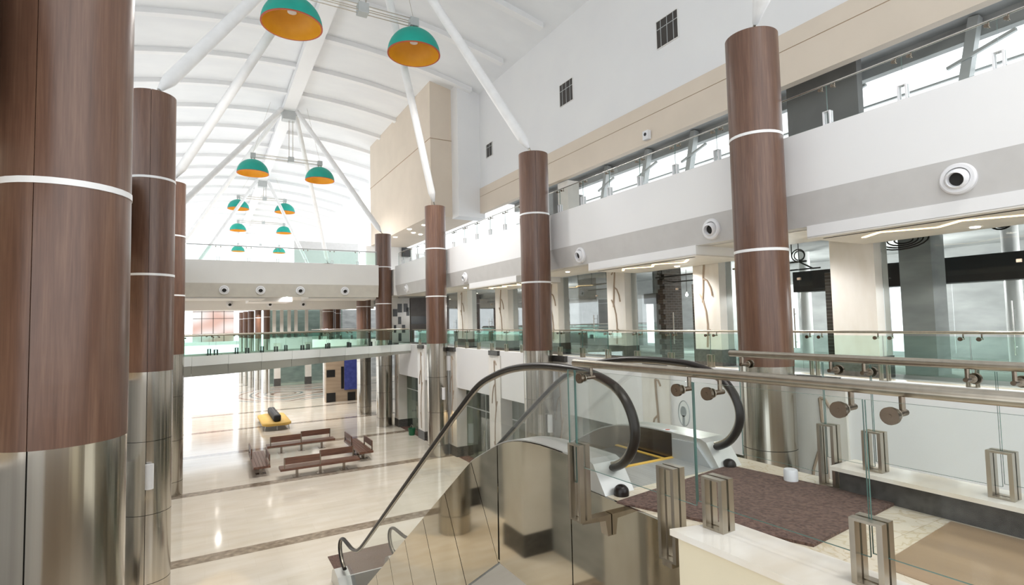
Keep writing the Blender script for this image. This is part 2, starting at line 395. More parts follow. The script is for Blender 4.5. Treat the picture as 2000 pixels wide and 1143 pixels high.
# ================================================================== COLUMNS
def arc_shell(r0, r1, z0, z1, a0, a1):
    return MB().lathe([(r1, z0), (r1, z1), (r0, z1), (r0, z0)], (0, 0, 0), 28, a0, a1, closed=True)
def column(name, label, group, top=12.12, metal=((0, .54), (.552, 2.1), (2.112, 3.77), (3.782, 5.38)), woods=((5.38, 7.655), (7.685, 9.985), (10.015, 12.12)), rings=(7.67, 10.0), rad=.5, wood_m='wood'):
    t = thing(name, label, 'column', (0, 0, 0), group)
    MB().lathe([(0, 0), (rad * .96, 0), (rad * .96, top - .01), (0, top - .01)], n=40).build('core', 'seam', t)
    g = .006 / rad
    for z0, z1 in metal:
        for a in (0, PI): arc_shell(rad * .97, rad, z0, z1, a + g, a + PI - g).build('metal_panel', 'colsteel', t)
    for z0, z1 in woods:
        for a in (0, PI): arc_shell(rad * .97, rad * 1.012, z0, z1, a + g * .6, a + PI - g * .6).build('wood_panel', wood_m, t)
    for z in rings:
        arc_shell(rad * .98, rad * 1.03, z - .028, z + .028, 0, 2 * PI).build('ring', 'pole', t)
    return t
RX, LX = 9.78, -1.22
def seam_rot(x, y, frac):
    return math.atan2(-y, -x) - math.asin(frac)
COLG = 'tall wood and steel clad columns'
proto = column('round_column', '', COLG)
cols = [
 (-1.165, 6.4, .42, 'huge walnut clad column nearest the camera at the left edge of the photo'),
 (-1.215, 15.6, .05, 'second walnut and steel column on the left, right behind the huge nearest one'),
 (-1.27, 24.79, .0, 'third left column, mostly hidden, a thin strip beside the second one'),
 (-2.1, 33.9, 0, 'fourth left column, hidden behind the third in the left row'),
 (-2.6, 51.7, 0, 'farthest hidden column of the left row beyond the upper bridge'),
 (RX, 6.89, .86, 'biggest walnut column on the right, behind the landing handrails'),
 (RX, 15.46, -.15, 'second right walnut column, rising behind the curve of the escalator handrail'),
 (RX, 24.67, -.2, 'third right walnut column, in front of the beige box corner'),
 (RX, 33.7, .2, 'fourth right walnut column, at the right end of the upper bridge'),
 (RX, 51.7, 0, 'distant column whose brown top shows just above the upper bridge parapet'),
]
ctop = {}
for i, (x, y, fr, lab) in enumerate(cols):
    rz = seam_rot(x, y, fr)
    if i == 0: c = proto; c.location = (x, y, 0); c.rotation_euler = (0, 0, rz); c['label'] = lab
    else: c = dup(proto, (x, y, 0), rz, lab, COLG)
low = column('round_column', '', 'lower walnut columns beyond the bridge', top=8.44, woods=((5.38, 7.655), (7.685, 8.44)), rings=(7.67,))
LOWG = 'lower walnut columns beyond the bridge'
for i, (x, y, lab) in enumerate([(9.85, 39.0, 'short walnut column under the right end of the upper bridge'),
        (10.9, 56.5, 'first of the dark walnut columns clustered behind the far right column'),
        (12.3, 60.5, 'last of the dark walnut columns clustered behind the far right column')]):
    if i == 0: low.location = (x, y, 0); low['label'] = lab
    else: dup(low, (x, y, 0), .3, lab, LOWG)
thin = column('round_column', '', 'slim columns on the far gallery', top=8.1, metal=((0, 1.0), (1.01, 5.2)), woods=((5.2, 7.3), (7.33, 8.1)), rings=(7.32,), rad=.3)
for i, (x, y, lab) in enumerate([(5.04, 57, 'darkest and nearest of the slim columns in the distance left of centre'), (4.55, 60.5, 'second slim reddish column in the distant row'),
        (4.1, 63.5, 'third slim reddish column in the distant row'), (3.75, 66, 'fourth slim column in the distant row'), (3.5, 69, 'farthest slim orange column in the distant row')]):
    if i == 0: thin.location = (x, y, 0); thin['label'] = lab
    else: dup(thin, (x, y, 0), .5, lab, 'slim columns on the far gallery')

# wall lamps on the steel of three columns
def sconce(x, y, off, lab):
    a = math.atan2(-y, -x) + off
    c = Vector((x + .60 * math.cos(a), y + .60 * math.sin(a), 0))
    t = thing('wall_lamp', lab, 'wall lamp', (c.x, c.y, 2.72), 'cylinder wall lamps on the columns')
    MB().lathe([(.0, 3.28), (.085, 3.28), (.085, 2.72), (.07, 2.72), (.07, 3.2), (0, 3.2)], c, 20).build('housing', 'plastic', t)
    MB().lathe([(0, 2.76), (.07, 2.76), (.07, 2.79), (0, 2.79)], c, 16).build('bulb', 'lamp', t)
    b = Vector((x + .5 * math.cos(a), y + .5 * math.sin(a), 3.0))
    MB().cyl(b, (c.x, c.y, 3.0), .02, 8).build('bracket', 'steel', t)
    ld = bpy.data.lights.new('wall_lamp_light', 'SPOT'); ld.energy = 70; ld.color = (1, .74, .40); ld.spot_size = R(80); ld.shadow_soft_size = .05
    lo = bpy.data.objects.new('wall_lamp_light', ld); COL.objects.link(lo); lo.location = (c.x, c.y, 2.70)
    return t
sconce(-1.215, 15.6, .08, 'white cylinder wall lamp on the second left column, lit below')
sconce(RX, 15.46, .6, 'white cylinder wall lamp on the second right column, beside the escalator handrail')
sconce(RX, 24.67, .5, 'white cylinder wall lamp on the third right column')

# roof struts and nodes
NODES = [(5.2, -1.5, 22.5), (5.2, 20.4, 22.5), (5.2, 42.3, 22.5), (5.2, 64.2, 22.5)]
def strut(p, n, lab):
    p = Vector(p); n = Vector(n); d = (n - p).normalized(); L = (n - p).length
    t = thing('roof_strut', lab, 'roof strut', p, 'white tubular struts carrying the roof')
    q = p + d * .28
    MB().tube([q, p + d * .72, p + d * .721, n], [.055, .17, .17, .17], 20).build('tube', 'pole', t, ang=50)
    MB().tube([p, p + d * .3], .035, 10).build('pin', 'steel', t)
    return t
TOP = 12.12
SL = [((-1.165, 6.4), 0, 'hidden roof strut on the nearest left column'), ((RX, 6.89), 0, 'pencil pointed white strut on top of the biggest right column'),
 ((-1.215, 15.6), 1, 'thick white strut rising right from the second left column'), ((-1.27, 24.79), 1, 'white strut from the third left column passing behind the largest teal lamp'),
 ((RX, 15.46), 1, 'long white strut slanting down to the second right column'), ((RX, 24.67), 1, 'white strut ending in a point on the third right column, right of the teal lamp'),
 ((-2.1, 33.9), 2, 'upper of two white struts fanning left from the far ridge node'), ((-2.6, 51.7), 2, 'lower of two white struts fanning left from the far ridge node'),
 ((RX, 33.7), 2, 'white strut slanting down right to the fourth right column'), ((RX, 51.7), 2, 'steep white strut behind the second pair of teal lamps'),
 ((LX, 60.5), 3, 'faint distant strut on the left beyond the upper bridge'), ((RX, 60.5), 3, 'faint distant strut on the right beyond the upper bridge')]
for (x, y), k, lab in SL:
    nx, ny, nz = NODES[k]; s = -1 if x < 3 else 1; sy = -1 if y < ny else 1
    strut((x, y, TOP), (nx + s * .55, ny + sy * .35, nz - .1), lab)
for k, lab in ((0, 'grey node box on the ridge beam above the camera'), (1, 'grey node box on the ridge beam above the nearest pair of teal lamps'), (2, 'grey node box where four struts meet above the second pair of lamps'), (3, 'distant grey node box above the third pair of lamps')):
    x, y, z = NODES[k]
    tag(B(x - .45, x + .45, y - .35, y + .35, 21.75, 22.42).build('ridge_node', 'greycap', smooth=False), lab, 'node box', 'node boxes under the ridge beam')

# ================================================================== PENDANT LAMPS
def lamp_proto():
    t = thing('pendant_lamp', '', 'pendant lamp', (0, 0, 0), 'teal dome pendant lamps')
    rr = 1.06; a = [PI / 2 * i / 14 for i in range(15)]
    out = [(rr * math.cos(x), rr * math.sin(x) * .98) for x in a]
    inn = [((rr - .05) * math.cos(x), (rr - .05) * math.sin(x) * .98) for x in a]
    MB().lathe(out + inn[::-1][:1], n=48).build('shade', 'teal', t, ang=60)
    MB().lathe(inn, n=48).build('shade_lining', 'orange', t, ang=60)
    MB().lathe([(rr - .05, 0), (rr + .004, -.004), (rr + .004, .03)], n=48).build('rim', 'rim', t)
    MB().box(-.17, .17, -.17, .17, 1.16, 1.50).build('cap', 'greycap', t, smooth=False)
    b = MB()
    for sx in (-.1, .1):
        for sy in (-.1, .1): b.cyl((sx, sy, 1.0), (sx, sy, 1.18), .03, 8)
    b.build('stem', 'steel', t)
    MB().lathe([(0, .45), (.16, .5), (.16, .75), (0, .8)], n=16).build('bulb', 'plastic', t)
    return t
lp = lamp_proto(); fl = True
def lamp_light(x, y, z, k):
    ld = bpy.data.lights.new('pendant_lamp_light', 'SPOT'); ld.energy = LAMP_W * k; ld.color = (1, .97, .93); ld.spot_size = R(142); ld.spot_blend = .8; ld.shadow_soft_size = .6
    lo = bpy.data.objects.new('pendant_lamp_light', ld); COL.objects.link(lo); lo.location = (x, y, z - .06)
LAMP_W = 2350
LG = 'teal dome pendant lamps'
for k, (y, z, xa, xb, la, lb) in enumerate([
   (20.4, 17.35, 2.62, 7.27, 'largest teal dome lamp with orange lining, cut by the top edge', 'teal dome lamp with orange lining left of the long strut, second largest'),
   (42.3, 17.45, 2.80, 7.42, 'left lamp of the second pair, teal dome above the upper bridge', 'right lamp of the second pair, in front of a strut'),
   (64.2, 19.15, 2.85, 7.5, 'left lamp of the third smaller pair', 'right lamp of the third smaller pair'),
   (84.0, 20.0, 3.7, 9.7, 'left of the two smallest lamps near the bridge rail', 'right of the two smallest lamps, behind a vertical strut'),
   (104.0, 19.6, 4.6, 11.2, 'faint left lamp seen through the upper bridge glass', 'faint right lamp seen through the upper bridge glass'),
   (-1.5, 17.35, 2.62, 7.27, 'left lamp added above the camera as fill, out of view', 'right lamp added above the camera as fill, out of view')]):  # last pair is unseen, added to light the near columns and landing
    for x, lab in ((xa, la), (xb, lb)):
        if fl: lp.location = (x, y, z); lp['label'] = lab; fl = False
        else: dup(lp, (x, y, z), 0, lab, LG)
        lamp_light(x, y, z, .35 if y < 0 else 1)
    xc = (xa + xb) / 2 + .25; zz = z + 1.33
    t = thing('lamp_bar', ['wire crossbar with grey cubes carrying the nearest pair of lamps', 'wire crossbar with a grey cube between the second pair of lamps', 'distant wire crossbar of the third pair of lamps', 'farthest wire crossbar of the smallest lamps', 'faint wire crossbar seen through the upper bridge glass', 'wire crossbar of the added lamps above the camera, out of view'][k], 'lamp suspension', (xc, y, zz), 'lamp suspension bars')
    b = MB()
    for sz in (-.11, .11):
        for sy in (-.11, .11): b.cyl((xa + .18, y + sy, zz + sz), (xb - .18, y + sy, zz + sz), .018, 6)
    b.build('wire', 'steel', t)
    MB().box(xc - .2, xc + .2, y - .2, y + .2, zz - .2, zz + .2).build('cube', 'greycap', t, smooth=False)
    for sx in (-.13, .13):
        MB().cyl((xc + sx, y, zz + .2), (xc + sx, y, 21.75), .022, 6).build('hanger', 'steel', t)
    for xe in (xa, xb):
        MB().cyl((xe, y, zz + .17), (xc + (xe - xc) * .55, y, roof_z(xe) + .25), .008, 6).build('stay_wire', 'steel', t)

# ================================================================== BALUSTRADES
def clamp_mb(c, along, up=.29, th=.11, wid=.145):
    """portal shaped clamp straddling the glass; c bottom centre; along = unit dir of the glass"""
    a = Vector(along).normalized(); n = Vector((a.y, -a.x, 0)); b = MB(); c = Vector(c)
    def bx(s0, s1, n0, n1, z0, z1):
        vs = [c + a * s + n * q + Vector((0, 0, z)) for z in (z0, z1) for s, q in ((s0, n0), (s1, n0), (s1, n1), (s0, n1))]
        b.add(vs, [(0, 3, 2, 1), (4, 5, 6, 7), (0, 1, 5, 4), (1, 2, 6, 5), (2, 3, 7, 6), (3, 0, 4, 7)])
    h = wid / 2; e = .012; g = .009
    for n0, n1 in ((-th / 2, -g), (g, th / 2)):
        bx(-h, -h + e + .012, n0, n1, e, up - e); bx(h - e - .012, h, n0, n1, e, up - e)
        bx(-h, h, n0, n1, up - e, up); bx(-h, h, n0, n1, 0, e)
    bx(-h, h, -g, g, 0, e * .6)
    return b
def bracket(parent, g, along, side, zr, off, zd=-.10, s=1.0):
    """disc on the glass, rod through it, post to the rail"""
    a = Vector(along).normalized(); n = Vector((a.y, -a.x, 0)) * side; g = Vector(g)
    z = Vector((0, 0, zr + zd))
    p0 = g + z - n * .012; p1 = g + z + n * off
    br = MB().tube([p0, p1 + n * .025 * s], .013 * s, 10).tube([p1 - Vector((0, 0, .005)), p1 + Vector((0, 0, -zd - .02))], .011 * s, 10)
    br = br.build('bracket', 'dark_steel', parent)
    MB().tube([p0 - n * .022 * s, p0 - n * .004], .033 * s, 18).tube([p0 - n * .027 * s, p0 - n * .02 * s], .009, 8).build('disc', 'dark_steel', br)
    MB().tube([g + z + n * .012, g + z + n * .022], .024 * s, 14).build('washer', 'steel', br)
def balustrade(label, a, b, z0, zg0, zg1, zr, joints, side, gm, rail_r=.024, clampz=None, clamp_h=.29, off=.10, rail_ext=(0, 0), rail_m='bright_steel', cl_m='steel', brackets=True, group=None, bs=1.0, br_off=.12):
    a = Vector((a[0], a[1], 0)); b = Vector((b[0], b[1], 0)); d = (b - a).normalized(); L = (b - a).length
    n = Vector((d.y, -d.x, 0)) * side
    t = thing('glass_balustrade', label, 'balustrade', (a.x, a.y, z0), group)
    js = [0] + joints + [L]
    for s0, s1 in zip(js[:-1], js[1:]):
        edged(MB().beam(a + d * (s0 + .006) + Vector((0, 0, (zg0 + zg1) / 2)), a + d * (s1 - .006) + Vector((0, 0, (zg0 + zg1) / 2)), .012, zg1 - zg0).build('glass_panel', gm, t, smooth=False))
    for k, s in enumerate(joints):
        cz = (clampz[k] if isinstance(clampz, list) else (z0 if clampz is None else clampz)); ch = clamp_h[k] if isinstance(clamp_h, list) else clamp_h
        clamp_mb(a + d * s + Vector((0, 0, cz)), d, ch).build('clamp', cl_m, t, smooth=False)
        if brackets:
            for q in (-br_off, br_off): bracket(t, a + d * (s + q), d, side, zr, off, s=bs)
    MB().tube([a - d * rail_ext[0] + n * off + Vector((0, 0, zr)), b + d * rail_ext[1] + n * off + Vector((0, 0, zr))], rail_r, 16).build('handrail', rail_m, t)
    return t
# right gallery level 1 and level 2
YS = 1.35; JS = [15.2 - YS + 1.265 * k for k in range(-10, 12)]
JS = [j for j in JS if .3 < j < 28.6]
balustrade('long glass balustrade with steel rail along the right gallery on the level of the camera', (10.52, YS), (10.52, 30.6), 5.17, 5.30, 5.97, 6.03, JS, 1, 'green_glass', clamp_h=.30, off=.09, rail_m='steel')
J2 = [14.9 - YS + 1.30 * k for k in range(-10, 14)]; J2 = [j for j in J2 if .2 < j < 31]
balustrade('glass balustrade on the top of the white parapet of the highest right gallery', (10.47, YS), (10.47, 32.7), 10.05, 10.08, 10.84, 10.88, J2, 1, 'glass', rail_r=.018, clamp_h=.27, off=.07, cl_m='plastic')
# upper bridge balustrade
balustrade('nearly white glass balustrade on the parapet of the upper bridge', (-1.0, 33.12), (9.2, 33.12), 10.05, 10.08, 10.84, 10.9, [1.5 + 1.5 * k for k in range(6)], -1, 'green_glass', rail_m='greycap', rail_r=.028, clamp_h=.2, off=.06, cl_m='plastic')

# ================================================================== UPPER BRIDGE
struct(B(-2.0, 9.28, 33.0, 33.25, 8.80, 10.05).build('wall_bridge_parapet', 'offwhite', smooth=False))
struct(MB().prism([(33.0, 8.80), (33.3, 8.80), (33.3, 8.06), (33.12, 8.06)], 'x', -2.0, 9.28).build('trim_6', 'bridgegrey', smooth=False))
struct(B(-2.0, 9.25, 33.25, 46.0, 8.45, L2).build('ceiling_under_bridge', 'offwhite', smooth=False))
struct(B(9.25, 16.5, 34.25, 46.0, 8.45, L2).build('ceiling_under_bridge', 'offwhite', smooth=False))
struct(B(10.3, 12.5, 33.2, 34.25, 8.2, L2).build('ceiling_under_bridge', 'offwhite', smooth=False))
struct(B(-2.0, 2.9, 33.35, 36.2, 7.98, 8.45).build('trim_7', 'white', smooth=False))
struct(B(5.2, 9.2, 33.35, 36.2, 7.98, 8.45).build('trim_8', 'white', smooth=False))
struct(B(2.3, 4.9, 38.0, 41, 8.0, 8.45).build('trim_9', 'white', smooth=False))
struct(B(-2.0, 12.5, 46.0, 46.4, 7.72, 9.0).build('wall_bridge_beam', 'offwhite', smooth=False))
struct(B(-8.0, 14, 46.4, 64, 8.15, 8.9).build('ceiling_far', 'offwhite', smooth=False))
# nozzles
def nozzle_proto():
    t = thing('air_nozzle', '', 'air nozzle', (0, 0, 0), 'round white air nozzles')
    # axis along -Y, built at origin facing -Y
    def L(prof): # lathe around Y
        mb = MB(); n = 36; vs = []
        for i in range(n):
            a = 2 * PI * i / n; vs += [(q[0] * math.cos(a), q[1], q[0] * math.sin(a)) for q in prof]
        k = len(prof); fs = [(i * k + j, ((i + 1) % n) * k + j, ((i + 1) % n) * k + j + 1, i * k + j + 1) for i in range(n) for j in range(k - 1)]
        return mb.add(vs, fs)
    L([(.25, .08), (.25, -.04), (.225, -.065), (.175, -.065), (.168, -.02)]).build('flange', 'plastic', t)
    tilt(L([(.166, -.02), (.165, -.06), (.155, -.11), (.135, -.14), (.118, -.15), (.108, -.13), (.106, -.04)])).build('ball', 'plastic', t)
    tilt(L([(.107, -.055), (.0, -.055)])).build('duct', 'seam', t)
    return t
def tilt(mb):
    q = Matrix.Rotation(R(14), 4, 'X'); mb.v = [q @ p for p in mb.v]; return mb
nz = nozzle_proto(); used = False
NZ = [(10.46, 3.8, 8.50, 90, 1.0, 'biggest round white air nozzle, top right on the grey band'), (10.46, 8.64, 8.47, 90, 1, 'second round white air nozzle, just left of the biggest right column'),
 (10.46, 13.82, 8.46, 90, 1, 'third white air nozzle, right of the second right column'), (10.46, 22.68, 8.46, 90, 1, 'fourth white air nozzle on the right band, between second and third column'), (10.46, 31.1, 8.5, 90, 1, 'small nozzle at the far end of the right band beside the fourth column'),
 (.8, 33.06, 8.43, 0, 1, 'leftmost of the four nozzles on the upper bridge'), (2.6, 33.06, 8.43, 0, 1, 'second nozzle from the left on the upper bridge'), (4.7, 33.06, 8.43, 0, 1, 'third nozzle from the left on the upper bridge'), (7.23, 33.06, 8.43, 0, 1, 'rightmost of the four nozzles on the upper bridge'),
 (1.5, 45.95, 8.14, 0, .9, 'left of the three smaller nozzles on the rear beam below the bridge'), (4.3, 45.95, 8.14, 0, .9, 'middle of the three smaller nozzles on the rear beam'), (6.75, 45.95, 8.14, 0, .9, 'right of the three smaller nozzles on the rear beam')]
for x, y, z, rz, s, lab in NZ:
    rot = -R(rz)
    if not used: nz.location = (x, y, z); nz.rotation_euler = (0, 0, rot); nz['label'] = lab; used = True
    else: dup(nz, (x, y, z), rot, lab, 'round white air nozzles')

# ================================================================== LOWER BRIDGE (level 1)
ba, bb = Vector((-1.9, 25.58, 0)), Vector((10.4, 30.3, 0)); bd = (bb - ba).normalized(); bn = Vector((-bd.y, bd.x, 0)); BL = (bb - ba).length; BW = 4.3
def quad_prism(p0, p1, depth, z00, z01, z10, z11):
    """vertical slab from p0 to p1 with depth along bn; z at p0: z00..z01, at p1: z10..z11"""
    vs = []
    for q in (0, depth):
        vs += [p0 + bn * q + Vector((0, 0, z00)), p1 + bn * q + Vector((0, 0, z10)), p1 + bn * q + Vector((0, 0, z11)), p0 + bn * q + Vector((0, 0, z01))]
    return MB().add(vs, [(0, 1, 2, 3), (7, 6, 5, 4), (0, 4, 5, 1), (1, 5, 6, 2), (2, 6, 7, 3), (3, 7, 4, 0)])
struct(quad_prism(ba + bn * .1, bb + bn * .1, BW - .2, 4.8, L1, 4.8, L1).build('floor_bridge', 'tile', smooth=False))
t = thing('footbridge', 'glass sided footbridge with metal edges crossing the hall at camera level', 'bridge', (ba.x, ba.y, 4.3))
np_ = 9
for k in range(np_):
    p0 = ba + bd * (BL * k / np_ + .006); p1 = ba + bd * (BL * (k + 1) / np_ - .006)
    quad_prism(p0, p1, .04, 4.79, 5.2, 4.80, 5.2).build('edge_panel', 'panelwhite', t, smooth=False)
    q0 = p0 + bn * .05; q1 = p1 + bn * .05
    def lz(s): return 4.36 + .30 * max(0, s - .25) / .75
    quad_prism(q0, q1, .05, lz(k / np_), 4.78, lz((k + 1) / np_), 4.78).build('girder_panel', 'bridgesteel', t, smooth=False)
    f0 = p0 + bn * BW; f1 = p1 + bn * BW
    quad_prism(f0, f1, .04, 4.4, 5.1, 4.4, 5.1).build('edge_panel', 'panelwhite', t, smooth=False)
quad_prism(ba + bn * .1, bb + bn * .1, BW - .2, 4.45, 4.79, 4.67, 4.79).build('underside', 'bridgesteel', t, smooth=False)
jb = [1.1 + 1.33 * k for k in range(9)]
g0, g1 = ba + bn * .02, bb + bn * .02 - bd * .05
balustrade('front glass balustrade of the footbridge with paired dark clamps', (ba.x + bn.x * .07, ba.y + bn.y * .07), (g1.x + bn.x * .05, g1.y + bn.y * .05), 5.0, 5.2, 6.02, 6.07, jb, -1, 'green_glass', clamp_h=.44, off=.09, cl_m='duct', rail_r=.042, rail_m='steel')
h0, h1 = ba + bn * (BW - .1), bb + bn * (BW - .1) - bd * .1
balustrade('rear glass balustrade of the footbridge, greener and behind the front one', (h0.x, h0.y), (h1.x, h1.y), L1, 5.08, 6.0, 6.05, jb, 1, 'green_glass', clamp_h=.36, off=.09, cl_m='duct', rail_r=.035, rail_m='steel')

# ================================================================== PILLARS, RIGHT SIDE
def vine(parent, x, yc, z0, h, flip=1, rr=.028):
    """tan branch inlay on the -X face, slightly raised"""
    def c(pts): return [(x, yc + flip * a, z0 + b * h) for a, b in pts]
    b = MB()
    b.tube(c([(.02, .0), (.0, .12), (-.02, .25), (.02, .40), (.12, .53), (.24, .60)]), rr, 8, sz=1)
    b.tube(c([(.14, .50), (.10, .64), (.08, .78), (.04, .9), (.02, .99)]), rr * 1.15, 8)
    b.tube(c([(.09, .77), (-.06, .74), (-.17, .66), (-.22, .57)]), rr, 8)
    b.tube(c([(.0, .14), (-.10, .20)]), rr * .8, 8)
    b.tube(c([(.02, .99), (.12, .985), (.2, .95)]), rr, 8)
    b.build('vine_inlay', 'vine', parent)
PG = 'marble pillars along the upper gallery shopfronts'
def gallery_pillar(x, y, wd, lab, dx=.55):
    t = thing('marble_pillar', lab, 'pillar', (x, y, L1), PG)
    MB().box(x, x + dx, y - wd / 2, y + wd / 2, 5.44, 8.15).build('shaft', 'marble', t, smooth=False)
    MB().box(x - .02, x + dx + .02, y - wd / 2 - .02, y + wd / 2 + .02, L1, 5.44).build('base', 'granite', t, smooth=False)
    if 'plain' not in lab: vine(t, x - .004, y, 5.5, 2.6)
    return t
for y, wd, lab in [(6.65, .95, 'wide plain marble pillar right of the biggest column'), (10.72, .92, 'vine inlaid pillar just left of the biggest right column'), (14.68, .95, 'vine inlaid pillar above the escalator, between two shop windows'),
        (18.7, .8, 'marble pillar peeking out right of the second right column'), (23.2, 1.3, 'marble pillar left of the second right column on the gallery'), (27.85, 1.35, 'marble pillar right of the third right column on the gallery'), (2.4, .95, 'marble pillar beyond the right edge of the photo'), (32.2, 1.2, 'marble pillar hidden behind the third right column')]:
    gallery_pillar(12.62, y, wd, lab)
GG = 'full height marble pillars on the ground floor'
for y, wd, lab in [(15.1, 1.1, 'ground floor pillar behind the second right column'), (19.8, 1.0, 'ground floor pillar with vine inlay seen under the escalator handrail'), (24.25, 1.0, 'ground floor pillar right beside the third right column'), (28.6, 1.0, 'ground floor pillar with vine next to the green bucket'), (33.0, .8, 'ground floor pillar behind the fourth right column'), (10.6, 1.0, 'ground floor pillar behind the far escalator handrail'), (6.2, 1.0, 'ground floor pillar right of the biggest right column'), (1.6, 1.0, 'ground floor pillar near the right edge')]:
    t = thing('marble_pillar', lab, 'pillar', (10.36, y, 0), GG)
    MB().box(10.36, 11.2, y - wd / 2, y + wd / 2, .47, 4.98).build('shaft', 'marble', t, smooth=False)
    MB().box(10.34, 11.22, y - wd / 2 - .02, y + wd / 2 + .02, 0, .47).build('base', 'granite', t, smooth=False)
    MB().box(10.30, 10.44, y - wd / 2 + .1, y + wd / 2 - .1, 4.98, 5.18).build('top_block', 'granite', t, smooth=False)
    vine(t, 10.356, y, .6, 4.2, -1)
for y, lab in ((24.5, 'white box lamp high on the ground floor pillar beside the third right column'), (15.4, 'white box lamp high on the pillar behind the second right column')):
    tag(B(10.14, 10.34, y - .12, y + .12, 4.05, 4.75).build('wall_light', 'plastic', smooth=False), lab, 'wall lamp', 'white box lamps on ground pillars')

# ---- ground floor shop windows
ys = [1.6, 6.2, 10.6, 15.1, 19.8, 24.25, 28.6, 33.0]; hw = [.5, .5, .5, .55, .5, .5, .5, .4]
labs = ['ground shop window near the right edge behind the landing', 'ground shop window behind the biggest right column', 'ground shop window behind the far escalator handrail', 'ground shop window with brown interior beside the second right column', 'ground shop window with a dark door frame under the near escalator handrail', 'ground shop window just left of the third right column', 'ground shop window next to the green bucket']
for i in range(7):
    y0, y1 = ys[i] + hw[i], ys[i + 1] - hw[i + 1]
    t = thing('shop_window', labs[i], 'shop window', (10.9, (y0 + y1) / 2, 0), 'tinted ground floor shop windows')
    MB().box(10.9, 10.915, y0, y1, .02, 3.27).build('pane', 'tintglass', t, smooth=False)
    ym = y0 + (y1 - y0) * .4
    b = MB().box(10.88, 10.93, ym - .02, ym + .02, 0, 3.27).box(10.88, 10.93, y0, y1, 2.35, 2.39)
    b.build('frame', 'greycap', t, smooth=False)
    MB().cyl((10.84, ym + .12, .8), (10.84, ym + .12, 1.5), .018, 8).build('handle', 'steel', t)
    for k in (-1,):
        struct(B(11.2, 15, ys[i] - .1, ys[i] + .1, 0, 3.27).build('wall_shop_divider', 'darkconcrete' if i % 2 else 'tan', smooth=False))
tag(B(11.6, 12.4, 17.6, 17.7, 0, 2.6).build('door_frame', 'brownpanel', smooth=False), 'brown board standing inside the ground shop left of the second right column', 'board')

# ---- level 1 shopfronts and raw interiors
gy = [2.4, 6.65, 10.72, 14.68, 18.7, 23.2, 27.85, 32.2]; gw = [.95, .95, .92, .95, .8, 1.3, 1.35, 1.2]
hl = [4.25, 9.1, 13.3, 17.4, None, None, None]
slab = ['gallery shop window at the right edge with a glass door', 'gallery shop window right of the biggest right column', 'gallery shop window with toothed brickwork between the two vine pillars', 'gallery shop window with a white raw wall right of the second column', 'gallery shop window hidden behind the second right column', 'gallery shop window left of the second right column', 'gallery shop window beside the third right column']
for i in range(7):
    y0, y1 = gy[i] + gw[i] / 2 + .01, gy[i + 1] - gw[i + 1] / 2 - .01
    t = thing('shop_window', slab[i], 'shop window', (12.9, (y0 + y1) / 2, L1), 'glass shopfronts on the gallery')
    cuts = [y0, y0 + (y1 - y0) * .3, y0 + (y1 - y0) * .62, y1]
    for a, b in zip(cuts[:-1], cuts[1:]):
        MB().box(12.9, 12.912, a + .004, b - .004, L1 + .01, 8.15).build('pane', 'shopglass', t, smooth=False)
    yh = cuts[1] + .12
    MB().tube([(12.82, yh, 5.55), (12.82, yh, 6.55)], .016, 8).cyl((12.82, yh, 5.7), (12.9, yh, 5.7), .01, 6).cyl((12.82, yh, 6.4), (12.9, yh, 6.4), .01, 6).build('handle', 'bright_steel', t)
    MB().box(12.88, 12.93, cuts[1] - .04, cuts[1] + .04, 7.25, 7.31).build('patch_fitting', 'vine', t, smooth=False)
# back wall with openings
wins = [(1.4, 3.0), (8.0, 9.5), (12.6, 14.0), (18.9, 21.2), (24.6, 26.4), (29, 31)]
prev = -6
for a, b in wins + [(60, 60)]:
    struct(B(20, 20.3, prev, a, L1, 8.35).build('wall_shops_back', 'concrete', smooth=False)); prev = b
for a, b in wins: struct(B(20, 20.3, a, b, 7.6, 8.35).build('wall_shops_lintel', 'concrete', smooth=False))
struct(B(12.9, 20, -6, -5.8, L1, 8.35).build('wall_shops_end', 'concrete', smooth=False))
CC = 'raw concrete columns inside the gallery shops'
for x, y, s, lab in [(14.0, 5.68, .64, 'grey raw concrete column behind the glass right of the plain pillar'), (16.0, 15.5, .8, 'raw concrete column right of the bright gap between the vine pillars'), (16.0, 12.9, .75, 'raw concrete column behind the pillar left of the biggest column'), (16.0, 20.0, 1.4, 'pale raw concrete wall column right of the second right column'), (16.2, 1.5, .7, 'raw concrete column near the right edge'), (16.4, 26.0, .8, 'raw concrete column left of the second right column')]:
    tag(B(x, x + s, y, y + s, L1, 8.35).build('concrete_column', 'concrete', smooth=False), lab, 'concrete column', CC)
def brick_wall(y, x0, x1, z1, tooth, lab, th=.23):
    # vertical running bond with toothed free edge
    z = L1; k = 0; left = []; right = []
    while z < z1 - .01:
        o = .09 if k % 2 else 0
        right += [(x1 + (o if tooth > 0 else 0), z), (x1 + (o if tooth > 0 else 0), min(z + .17, z1))]
        left += [(x0 - (o if tooth < 0 else 0), z), (x0 - (o if tooth < 0 else 0), min(z + .17, z1))]
        z += .17; k += 1
    poly = left + right[::-1]
    mb = MB(); n = len(left)
    # build strips to stay quad based
    for i in range(0, n, 2):
        mb.box(left[i][0], right[i][0], y, y + th, left[i][1], left[i + 1][1])
    tag(mb.build('brick_wall', 'brick', smooth=False), lab, 'brick wall', 'unfinished toothed brick walls')
brick_wall(15.4, 13.05, 14.05, 7.3, 1, 'dark brick stub with toothed right edge beside the middle vine pillar')
brick_wall(13.2, 13.5, 14.3, 8.3, -1, 'dark brick stub with toothed left edge between the two vine pillars')
brick_wall(19.4, 13.05, 13.9, 7.3, 1, 'dark brick stub with toothed edge right of the second right column')
brick_wall(7.4, 13.25, 14.7, 7.4, 1, 'dark brick stub with toothed edge beside the plain marble pillar')
